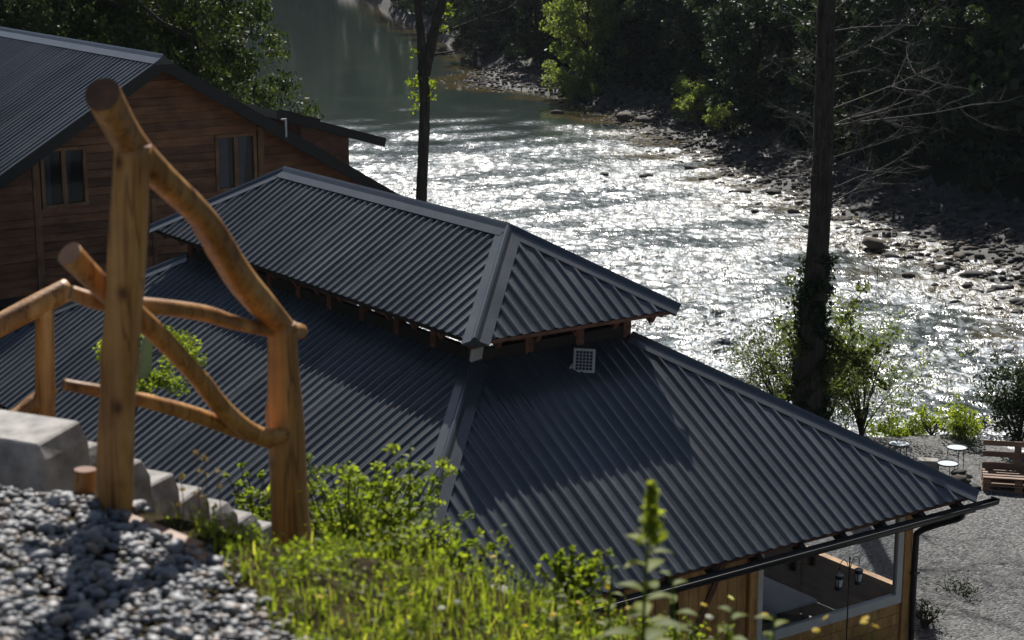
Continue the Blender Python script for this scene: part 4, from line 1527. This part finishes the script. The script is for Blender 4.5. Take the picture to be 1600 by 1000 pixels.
def pallet_bench():
    p = at_z(1535, 768, 0)
    e = empty("pallet_bench", p, math.radians(-12))
    tag(e, "brown bench made of wooden pallets in the gravel yard", "bench")

    def pallet(name, org, R, L, W):
        rt = MB().box(org + R @ Vector((L / 2, W / 2, 0.1045)), (0.13, W - 0.03, 0.011), R).build(name, M['pallet'], e)
        for y in (0.05, W / 2, W - 0.05):
            for x in (0.07, L / 2, L - 0.07):
                MB().box(org + R @ Vector((x, y, 0.061)), (0.14, 0.1, 0.074), R).build("block", M['pallet'], rt)
        for z in (0.012, 0.122):
            nn = 3 if (z < .1 or W < .6) else 5
            for i in range(nn):
                y = 0.05 + (W - 0.10) * i / (nn - 1)
                MB().box(org + R @ Vector((L / 2, y, z)), (L, 0.095, 0.022), R).build("slat", M['pallet'], rt)
        return rt
    R0 = Matrix.Identity(3)
    pallet("seat", Vector((0, 0, 0.0)), R0, 1.3, 0.75)
    pallet("seat", Vector((0, 0.01, 0.146)), R0, 1.3, 0.73)
    Rb = Matrix.Rotation(math.radians(78), 3, 'X')
    pallet("backrest", Vector((-0.0, 0.78, 0.25)), Rb, 1.3, 0.52)


pallet_bench()

# ------------------------------------------------------------------ foreground: gravel, steps, railing
rng = np.random.default_rng(4)


def gravel_edge(y):
    # right-hand limit of the gravel as a function of Y (metres)
    return np.interp(y, [2.5, 4.2, 4.6, 5.0, 5.4], [-0.25, -0.50, -0.60, -0.80, -1.02])


P, Sz = [], []
n = 0
yy = rng.uniform(3.2, 5.62, 26000)
xx = rng.uniform(-2.6, -0.2, 26000)
lim = gravel_edge(yy) + 0.05 * rng.normal(size=len(yy))
ok = (xx < lim) & ~((yy > 5.22) & (xx > -1.15))
xx, yy = xx[ok][:11500], yy[ok][:11500]
s = np.clip(rng.lognormal(math.log(0.0122), 0.36, len(xx)), 0.006, 0.030)
zz = slope_h(xx, yy) + s * 0.25 + rng.uniform(0, 0.02, len(xx))
PP = np.stack([xx, yy, zz], -1)
sm_ = (s < 0.0122) | (yy < 4.0)
V, F, T = stones(PP[~sm_], s[~sm_], rng, I1, I1F, 0.05, 0.68)
V2, F2, T2 = stones(PP[sm_], s[sm_] * 1.1, rng, I0, I0F, 0.05, 0.68)
V, F, T = np.concatenate([V, V2]), np.concatenate([F, F2 + len(V)]), np.concatenate([T, T2])
o = link("gravel", mesh_np("gravel", V, F, T), None, M['pebble'], True)
tag(o, "grey and white river pebbles covering the path edge", "gravel", kind="stuff")

# stone steps descending behind the railing
stepc = [(58, 697, 5.75, 0.62, .62), (118, 712, 6.00, .45, .5), (186, 742, 6.15, .36, .5), (238, 764, 6.3, .34, .5), (284, 786, 6.42, .33, .5), (328, 804, 6.55, .32, .5), (366, 820, 6.66, .3, .5), (398, 836, 6.78, .3, .5), (430, 852, 6.9, .3, .5)]
ordn = ["topmost and largest", "second", "third", "fourth", "fifth", "sixth", "seventh", "eighth", "lowest"]
for i, (px, py, Y, w, h) in enumerate(stepc):
    p = at(px, py, Y)
    mb = MB()
    # block: right front top corner at p; long axis runs to the left
    j = lambda a: random.uniform(-a, a)
    L = 0.95 if i == 0 else 0.8
    dep = 0.25 if i == 0 else 0.15
    ch = 0.012
    top = [(0 - ch + j(.01), 0.0 + ch, 0 + j(.008)), (0 - ch + j(.01), dep, 0.01 + j(.008)), (-L, dep + 0.05, 0.01), (-L, ch + 0.05, 0)]
    mid_ = [(0.01 + j(.012), 0.0 + j(.01), -0.05), (0.01 + j(.012), dep + .02, -0.05), (-L - .02, dep + .07, -0.05), (-L - .02, 0.05, -0.05)]
    bot = [(0.025 + j(.015), -0.015, -h), (0.02, dep + .03, -h), (-L - .02, dep + .08, -h), (-L - .02, 0.04, -h)]
    vs = top + mid_ + bot
    fs = [(0, 1, 2, 3)] + [(a + 4 * l, a + 4 * l + 4, (a + 1) % 4 + 4 * l + 4, (a + 1) % 4 + 4 * l) for l in (0, 1) for a in range(4)] + [(11, 10, 9, 8)]
    mb.add(vs, fs)
    o = mb.build("stone_step", M['step'], None, bevel=0.007)
    o.location = p
    o.rotation_euler = (0, 0, math.radians(-24))
    tag(o, "pale rough stone step block, %s of the flight behind the railing" % ordn[i], "step", "stone steps behind the railing")


def log_obj(name, pts, r, parent, seed, knots=3, wob=0.012, k=18, m=None):
    """peeled log along world points (relative to the parent's location); sawn ends"""
    sp = smooth_path([Vector(p) - parent.location for p in pts], 9)
    n = len(sp)
    rg = np.random.default_rng(seed)
    rr = np.interp(np.linspace(0, 1, n), np.linspace(0, 1, len(r)), r)
    rr = rr * (1 + 0.035 * np.sin(np.linspace(0, rg.uniform(8, 16), n) + rg.uniform(0, 6)))
    V, F = tube_arrays(sp, rr, k)
    C = np.repeat(np.array([tuple(p) for p in sp]), k, 0)
    ang = np.tile(np.arange(k) / k * 6.283, n)
    ln = np.repeat(np.arange(n) / n, k)
    d = (V - C)
    f = 1 + wob * 2 * np.sin(2 * ang + 3 * ln + rg.uniform(0, 6)) + wob * np.sin(3 * ang + 11 * ln + rg.uniform(0, 6))
    for _ in range(knots):
        a0, l0 = rg.uniform(0, 6.28), rg.uniform(0.1, 0.9)
        f += 0.16 * np.exp(-((np.angle(np.exp(1j * (ang - a0)))) / 0.4) ** 2 - ((ln - l0) / (1.3 / n)) ** 2)
    V = C + d * f[:, None]
    me = bpy.data.meshes.new(name)
    faces = [tuple(q) for q in F] + [tuple(range(k))[::-1], tuple(range((n - 1) * k, n * k))]
    me.from_pydata([tuple(v) for v in V], [], faces)
    me.materials.append(m or M['log'])
    me.materials.append(M['log_end'])
    o = link(name, me, parent)
    sm = [True] * len(F) + [False, False]
    me.polygons.foreach_set("use_smooth", sm)
    mi = [0] * len(F) + [1, 1]
    me.polygons.foreach_set("material_index", mi)
    return o


def R_(px, Y):
    return px / 2 * (Y * 1.03) / FPX


Y1, Y2 = 5.38, 6.30
b1 = at(175, 812, Y1)
rail = empty("log_railing", (b1.x, b1.y, b1.z - 0.1))
tag(rail, "rustic peeled-log railing with two posts beside the stone steps", "railing")
log_obj("post", [at(178, 850, Y1), at(183, 640, Y1), at(197, 420, Y1), at(208, 225, Y1)], [R_(58, Y1), R_(58, Y1), R_(58, Y1), R_(56, Y1)], rail, 1, 2)
log_obj("post", [at(462, 905, Y2), at(452, 780, Y2), at(446, 640, Y2), at(440, 505, Y2)], [R_(66, Y2), R_(62, Y2), R_(55, Y2), R_(48, Y2)], rail, 2, 3)
log_obj("handrail", [at(160, 147, Y1 - 0.22), at(198, 215, Y1 - 0.02), at(248, 272, Y1 + 0.12), at(320, 345, Y1 + 0.38), at(370, 428, Y1 + 0.62), at(412, 478, Y1 + 0.80), at(452, 522, Y2 + 0.06)],
        [R_(52, Y1), R_(52, Y1), R_(50, Y1), R_(48, Y1), R_(46, Y2), R_(44, Y2), R_(36, Y2)], rail, 3, 5, 0.018)
log_obj("diagonal_rail", [at(108, 396, Y1 + .02), at(160, 448, Y1 + .12), at(235, 512, Y1 + .28), at(300, 580, Y1 + 0.44), at(360, 650, Y1 + 0.62), at(405, 680, Y1 + 0.78), at(443, 680, Y2 - 0.06)],
        [R_(42, Y1), R_(40, Y1), R_(36, Y1), R_(34, Y1), R_(34, Y1), R_(34, Y1), R_(30, Y1)], rail, 4, 5, 0.018)
log_obj("upper_rail", [at(110, 457, Y1 + .16), at(160, 472, Y1 + .2), at(250, 480, Y1 + 0.36), at(320, 490, Y1 + 0.54), at(370, 505, Y1 + 0.70), at(425, 518, Y2 - 0.02)],
        [R_(24, Y1), R_(27, Y1), R_(28, Y1), R_(27, Y1), R_(25, Y1), R_(22, Y1)], rail, 5, 4, 0.018)
log_obj("lower_rail", [at(98, 600, Y1 + .16), at(160, 612, Y1 + .22), at(240, 630, Y1 + 0.40), at(310, 650, Y1 + 0.56), at(370, 672, Y1 + 0.74), at(430, 694, Y2 + 0.02)],
        [R_(18, Y1), R_(22, Y1), R_(24, Y1), R_(28, Y1), R_(28, Y1), R_(24, Y1)], rail, 6, 4, 0.02)
log_obj("joint_peg", [at(448, 515, Y2 - 0.02), at(470, 518, Y2 + 0.1)], [R_(26, Y2), R_(24, Y2)], rail, 8, 0)
MB().tube([at(411, 517, Y2 - 0.10) - rail.location, at(413, 517, Y2 - 0.05) - rail.location], 0.008, 8).build("bolt", M['black'], rail)

Y3 = 7.6
b3 = at(70, 700, Y3)
rail2 = empty("log_railing", (b3.x, b3.y, b3.z - 0.3))
tag(rail2, "second log railing at the left edge, beyond the steps", "railing")
log_obj("post", [at(70, 790, Y3), at(71, 660, Y3), at(70, 560, Y3), at(70, 478, Y3)], [R_(30, Y3)] * 4, rail2, 11, 2)
log_obj("handrail", [at(-170, 600, Y3 - .5), at(-60, 540, Y3 - .25), at(30, 492, Y3 - 0.08), at(106, 452, Y3 + 0.08)], [R_(38, Y3), R_(38, Y3), R_(37, Y3), R_(36, Y3)], rail2, 12, 2)
log_obj("diagonal_rail", [at(5, 665, Y3 - .12), at(40, 640, Y3 - .05), at(80, 605, Y3 + 0.05)], [R_(26, Y3)] * 3, rail2, 13, 1)
log_obj("lower_rail", [at(-160, 760, Y3 - .5), at(-60, 715, Y3 - .25), at(78, 655, Y3 + 0.05)], [R_(24, Y3)] * 3, rail2, 14, 1)
st = empty("log_stub", at(134, 830, 5.5))
tag(st, "short orange log stub left of the tall railing post", "stub")
log_obj("stub_post", [at(134, 850, 5.5), at(134, 780, 5.5), at(133, 733, 5.5)], [R_(34, 5.5)] * 3, st, 15, 0)
# edging boards between gravel and grass
for (a, b, ya, yb, lab) in (((168, 806), (310, 862), 5.36, 5.17, "worn wooden edging board running from the tall post to the grass"),
                            ((290, 862), (352, 898), 5.16, 5.1, "short dark edging board at the gravel's grassy corner")):
    A_, B_ = at(*a, ya), at(*b, yb)
    c = (A_ + B_) / 2
    o = MB().bar(A_ - c, B_ - c, 0.055, 0.045).build("edging_board", M['trim'], None, bevel=0.004)
    o.location = c
    tag(o, lab, "board")

# ------------------------------------------------------------------ foreground plants
def in_grass(x, y):
    return x > gravel_edge(y) - 0.06


def grass():
    rng = np.random.default_rng(31)
    n = 12500
    x = rng.uniform(-1.15, 2.2, n)
    y = rng.uniform(3.6, 6.5, n)
    dens = vnoise(x, y, 55, 10, 0.25, 1.0)
    keep = (x > gravel_edge(y) + rng.normal(size=n) * 0.05) & (dens > -0.7) 
    x, y = x[keep], y[keep]
    n = len(x)
    z = slope_h(x, y)
    h = rng.uniform(0.05, 0.15, n) * (1 + 0.35 * np.clip(vnoise(x, y, 57, 8, 0.3, 1.2), -1, 1.4))
    h = np.where(((y > 5.1) & (x < -0.66)) | ((y > 4.9) & (x < -0.85)), h * 0.42, h)
    h *= np.interp(x, [-1, 0.6, 1.3, 2.2], [1.0, 0.9, 0.75, 0.7])
    a = rng.uniform(0, 6.28, n)
    lean = rng.uniform(0.1, 0.75, n)
    w = rng.uniform(0.0011, 0.0034, n)
    dx, dy = np.cos(a), np.sin(a)
    sx, sy = -dy, dx
    rows = []
    for t, wf in ((0, 1.0), (0.4, 1.0), (0.75, 0.7), (1.0, 0.06)):
        cx = x + dx * lean * h * t ** 1.8
        cy = y + dy * lean * h * t ** 1.8
        cz = z - 0.01 + h * (t - 0.25 * lean * t ** 2)
        rows.append(np.stack([cx - sx * w * wf, cy - sy * w * wf, cz], -1))
        rows.append(np.stack([cx + sx * w * wf, cy + sy * w * wf, cz], -1))
    V = np.stack(rows, 1).reshape(-1, 3)
    b = (np.arange(n) * 8)[:, None]
    F = np.concatenate([b + np.array([[0, 1, 3, 2]]), b + np.array([[2, 3, 5, 4]]), b + np.array([[4, 5, 7, 6]])])
    T = np.repeat(np.clip(rng.normal(0.42, 0.32, n), 0, 1), 8)
    o = link("grass", mesh_np("grass", V, F, T), None, M['grass'])
    tag(o, "unmown green grass along the foot of the picture", "grass", kind="stuff")
    # low broad-leaved ground cover
    m = 1500
    x = rng.uniform(-1.15, 2.0, m * 2)
    y = rng.uniform(3.8, 6.3, m * 2)
    k = (x > gravel_edge(y) + 0.03) & (vnoise(x, y, 59, 10, 0.3, 1.0) > -1.3)
    x, y = x[k][:m], y[k][:m]
    C = np.stack([x, y, slope_h(x, y) + rng.uniform(0.02, 0.13, len(x)) * np.where((y > 5.0) & (x < -0.66), 0.35, 1.0) * (1 + 0.5 * np.clip(vnoise(x, y, 58, 8, 0.3, 1.0), -1, 1.3))], -1)
    V, F, T = leaf_cloud(C, rng.uniform(0.03, 0.075, len(x)), 24000, 0.020, rng, 0.6, 0.55)
    o = link("ground_cover", mesh_np("ground_cover", V, F, T), None, M['leaf_bright'])
    tag(o, "small-leaved ground cover mixed into the grass", "ground cover", kind="stuff")


grass()


def leafy_shrub(px, py, Y, zdrop, rx, hz, nst, nleaf, lsize, m, label, seed, name="shrub"):
    rng = np.random.default_rng(seed)
    p = at(px, py, Y)
    e = empty(name, (p.x, Y, p.z - zdrop))
    tag(e, label, "shrub")
    lst, C, R = [], [], []
    for k in range(nst):
        a = rng.uniform(0, 6.28)
        q = np.array([math.cos(a) * rx * rng.uniform(.1, 1.0), 0.7 * math.sin(a) * rx * rng.uniform(.1, 1.0), hz * rng.uniform(.55, 1.0)])
        pts = [q * np.array([t ** 1.3, t ** 1.3, t]) + rng.normal(size=3) * 0.008 for t in np.linspace(0, 1, 8)]
        lst.append((pts, np.linspace(.009, .0022, 8)))
        for t in range(2, 8):
            C.append(pts[t])
            R.append(rx * 0.16 * (1.15 - t / 10))
    link("stems", tubes_mesh("stems", lst, 4), e, M['bark'])
    V, F, T = leaf_cloud(np.array(C), np.array(R), nleaf, lsize, rng, 0.5, 0.55)
    link("foliage", mesh_np("foliage", V, F, T), e, m)
    return e


leafy_shrub(560, 900, 7.6, 0.25, 0.52, 0.80, 80, 15000, 0.026, M['leaf_bright'], "yellow-green small-leaved shrub right of the second railing post", 41)
leafy_shrub(690, 905, 7.4, 0.2, 0.26, 0.42, 28, 3400, 0.026, M['leaf_bright'], "low bush where the roof's near hip meets the shrubbery", 45)
leafy_shrub(405, 850, 7.9, 0.3, 0.2, 0.66, 24, 2100, 0.027, M['leaf_bright'], "small leafy bush left of the second railing post", 42)
leafy_shrub(900, 925, 6.0, 0.05, 0.17, 0.19, 24, 1000, 0.030, M['leaf_bright'], "bright green leafy clump before the roof slope", 43)

# young tree with tree guard seen through the railing
e = empty("young_tree", at(229, 800, 9.0))
tag(e, "young yellow-green tree with pale guard tube seen through the railing", "tree")
rng = np.random.default_rng(8)
lp = lambda x, y, Y=9.0: at(x, y, Y) - e.location
MB().tube([lp(180, 815), lp(190, 700), lp(226, 598), lp(232, 520)], [.016, .014, .012, .006], 6).build("stem", M['bark'], e)
MB().tube([lp(224, 604), lp(228, 565), lp(231, 528), lp(231, 524)], [.030, .031, .026, .016], 14).build("guard_tube", M['tube'], e)
C = [tuple(lp(x + rng.normal() * 5, y + rng.normal() * 5, 9.0 + rng.normal() * 0.08)) for (x, y) in
     ((262, 530), (285, 540), (300, 535), (275, 555), (300, 552), (250, 590), (265, 595), (240, 600), (280, 605), (262, 575), (170, 560), (165, 545), (215, 610), (270, 520), (255, 600), (210, 525))]
V, F, T = leaf_cloud(np.array(C), np.full(len(C), 0.07), 2000, 0.022, rng, 0.4, 0.6)
link("foliage", mesh_np("foliage", V, F, T), e, M['leaf_bright'])
lst = [([tuple(lp(231, 560)), tuple(lp(255, 548)), tuple(lp(285, 545))], np.array([.006, .005, .002])), ([tuple(lp(230, 600)), tuple(lp(250, 596)), tuple(lp(275, 603))], np.array([.006, .005, .002])),
       ([tuple(lp(230, 570)), tuple(lp(200, 560)), tuple(lp(168, 555))], np.array([.006, .004, .002]))]
link("branches", tubes_mesh("branches", lst, 5), e, M['bark'])


def leaf_blade(mb, base, d, L, W, droop=0.35):
    base, d = Vector(base), Vector(d).normalized()
    s = d.cross(Vector((0, 0, 1)))
    if s.length < 1e-3:
        s = Vector((1, 0, 0))
    s.normalize()
    n = s.cross(d)
    fr = ((0, .05), (.25, .8), (.5, 1.0), (.78, .6), (1, .03))
    row = []
    for t, w in fr:
        c = base + d * L * t - Vector((0, 0, 1)) * droop * L * t * t
        row.append((c - s * W * w / 2 + n * W * w * 0.18, c, c + s * W * w / 2 + n * W * w * 0.18))
    vs = [p for r in row for p in r]
    fs = []
    for i in range(len(fr) - 1):
        for j in (0, 1):
            a = 3 * i + j
            fs.append((a, a + 1, a + 4, a + 3))
    mb.add(vs, fs)


def weed(px, pbase, ptop, Y, nleaf, L0, W0, label, seed, spike=True, m=None):
    rng = random.Random(seed)
    b = at(px, pbase, Y)
    tp = at(px + rng.uniform(-8, 8), ptop, Y)
    H = tp.z - b.z
    e = empty("tall_weed", b)
    tag(e, label, "weed", "weeds in the foreground")
    bend = rng.uniform(-.02, .02)
    path = [Vector((bend * f * f, 0, H * f)) for f in np.linspace(0, 1, 7)]
    MB().tube(path, np.linspace(.006, .0025, 7), 6).build("stem", M['leaf_bright'] if m is None else m, e)
    for k in range(nleaf):
        f = (k + .5) / nleaf * (0.78 if spike else 0.98)
        a = k * 2.4 + rng.uniform(-.3, .3)
        mb = MB()
        L = L0 * (1.15 - 0.6 * f) * rng.uniform(.8, 1.15)
        leaf_blade(mb, (bend * f * f, 0, H * f), (math.cos(a), math.sin(a), 0.45), L, W0 * L / L0)
        lo = mb.build("leaf", m or M['leaf_bright'], e, True)
        ta = lo.data.attributes.new("tint", 'FLOAT', 'POINT')
        ta.data.foreach_set("value", [rng.uniform(.45, 1.0)] * len(lo.data.vertices))
    if spike:
        r2 = np.random.default_rng(seed)
        C = np.array([(bend, 0, H * f) for f in np.linspace(.74, 1.03, 16)])
        V, F, T = leaf_cloud(C, np.interp(np.linspace(0, 1, 16), [0, 1], [.036, .008]), 230, 0.026, r2, 0.6, 0.5)
        T = 0.6 + 0.4 * T
        link("flower_spike", mesh_np("flower_spike", V, F, T), e, m or M['leaf_bright'])
    return e


weed(1003, 1060, 765, 3.9, 16, .105, .046, "tall weed with budding spike in front of the roof eave", 1)
weed(1130, 1060, 950, 4.1, 10, .085, .042, "broad-leaved weed below the plank door", 2, False)
weed(1205, 1070, 962, 4.1, 10, .085, .040, "broad-leaved weed below the clear window", 3, False)
weed(1055, 1040, 890, 4.2, 10, .075, .036, "leafy weed just right of the tall budding spike", 4, False)
weed(640, 850, 690, 7.1, 11, .07, .028, "upright leafy shoot above the shrub, against the roof hip", 5, False)
weed(950, 1000, 880, 5.0, 9, .055, .024, "leafy weed just left of the tall budding spike", 6, False)
weed(870, 990, 905, 5.2, 8, .06, .024, "leafy weed in the grass below the bright leafy clump", 7, False)
# dry flower stems left of the second post
GD = "dry stems behind the railing"
for i, (x, yb, yt) in enumerate(((287, 800, 745), (325, 810, 715), (345, 815, 735), (312, 805, 708))):
    b = at(x, yb + 40, 6.1)
    tp = at(x + 5, yt, 6.1)
    e = empty("dry_stem", b)
    tag(e, "thin dry flower stem between the steps and the second post", "stem", GD)
    H = tp.z - b.z
    MB().tube([(0, 0, 0), (.004, 0, H * .5), (.0, 0, H)], [.0022, .002, .0015], 5).build("stalk", M['dry'], e)
    V, F, T = leaf_cloud(np.array([(0, 0, H), (0.005, 0, H * .8), (-.012, 0, H * .55)]), np.array([.014, .01, .008]), 40, .012, np.random.default_rng(i), .3, .7)
    link("seed_head", mesh_np("seed_head", V, F, T), e, M['dry'])
# small flowers
fm = {}
for key in ('petal_y', 'petal_w'):
    V, F = [], []
    for k in range(6):
        a = k * math.pi / 3
        c, s_ = math.cos(a), math.sin(a)
        bI = len(V)
        V += [(0, 0, 0.004), (.007 * c - .005 * s_, .007 * s_ + .005 * c, .002), (.013 * c, .013 * s_, .0), (.007 * c + .005 * s_, .007 * s_ - .005 * c, .002)]
        F.append((bI, bI + 1, bI + 2, bI + 3))
    fm[key] = mesh_np("flower_head", np.array(V), np.array(F), np.random.default_rng(1).random(len(V)))
    fm[key].materials.append(M[key])
stalk = tubes_mesh("stalk", [([(0, 0, -.16), (.003, 0, -.08), (0, 0, 0)], np.array([.0016, .0014, .001]))], 4)
stalk.materials.append(M['grass'])
rng = np.random.default_rng(61)
FX = [(1350, 972, 4.7, 'petal_y'), (1368, 979, 4.7, 'petal_y'), (1352, 966, 4.75, 'petal_y'), (1290, 965, 4.8, 'petal_y'), (1275, 985, 4.7, 'petal_y'), (1100, 945, 5.0, 'petal_y'), (905, 942, 5.2, 'petal_y'), (770, 870, 6.0, 'petal_y'),
      (467, 768, 6.2, 'petal_y'), (1195, 960, 4.9, 'petal_y'), (945, 940, 5.1, 'petal_y'), (715, 940, 5.0, 'petal_w'), (560, 930, 5.2, 'petal_w'), (690, 950, 4.9, 'petal_w'), (520, 905, 5.4, 'petal_w'), (850, 955, 5.0, 'petal_w'), (640, 925, 5.3, 'petal_w')]
for _ in range(26):
    x = rng.uniform(480, 1150)
    FX.append((x, rng.uniform(915, 985), rng.uniform(4.7, 5.5), 'petal_y' if rng.random() < .7 else 'petal_w'))
for (x, y, Y, kk) in FX:
    p = at(x, y, Y)
    e = empty("wild_flower", p)
    e.rotation_euler = (random.uniform(-.5, .9), random.uniform(-.4, .4), random.uniform(0, 6))
    tag(e, "tiny yellow wild flower on a thin stalk in the foreground grass" if kk == 'petal_y' else "tiny white wild flower on a thin stalk in the foreground grass", "flower",
        "yellow wild flowers" if kk == 'petal_y' else "white wild flowers")
    link("flower_head", fm[kk], e)
    link("stalk", stalk, e)
# pale rock in the grass
p = at(783, 935, 6.0)
V, F, T = stones(np.array([[0, 0, 0.0]]), np.array([.09]), np.random.default_rng(3), I2, I2F, 0.03, 0.55)
o = link("rock", mesh_np("rock", V, F), None, M['step'], True)
o.location = p
tag(o, "pale rounded rock half hidden in the foreground grass", "rock")

# ------------------------------------------------------------------ thin morning haze over the valley
hm_ = bpy.data.materials.new("valley_haze")
hm_.use_nodes = True
ht_ = hm_.node_tree
ht_.nodes.remove(ht_.nodes["Principled BSDF"])
pv = ht_.nodes.new("ShaderNodeVolumePrincipled")
pv.inputs['Color'].default_value = (0.80, 0.90, 1.0, 1)
pv.inputs['Density'].default_value = 0.00008
pv.inputs['Anisotropy'].default_value = 0.2
ht_.links.new(pv.outputs[0], ht_.nodes["Material Output"].inputs['Volume'])
hz = MB().box((20, 198, 46), (380, 480, 130)).build("haze", hm_)
tag(hz, "thin bluish haze hanging over the river valley", "haze", kind="stuff")
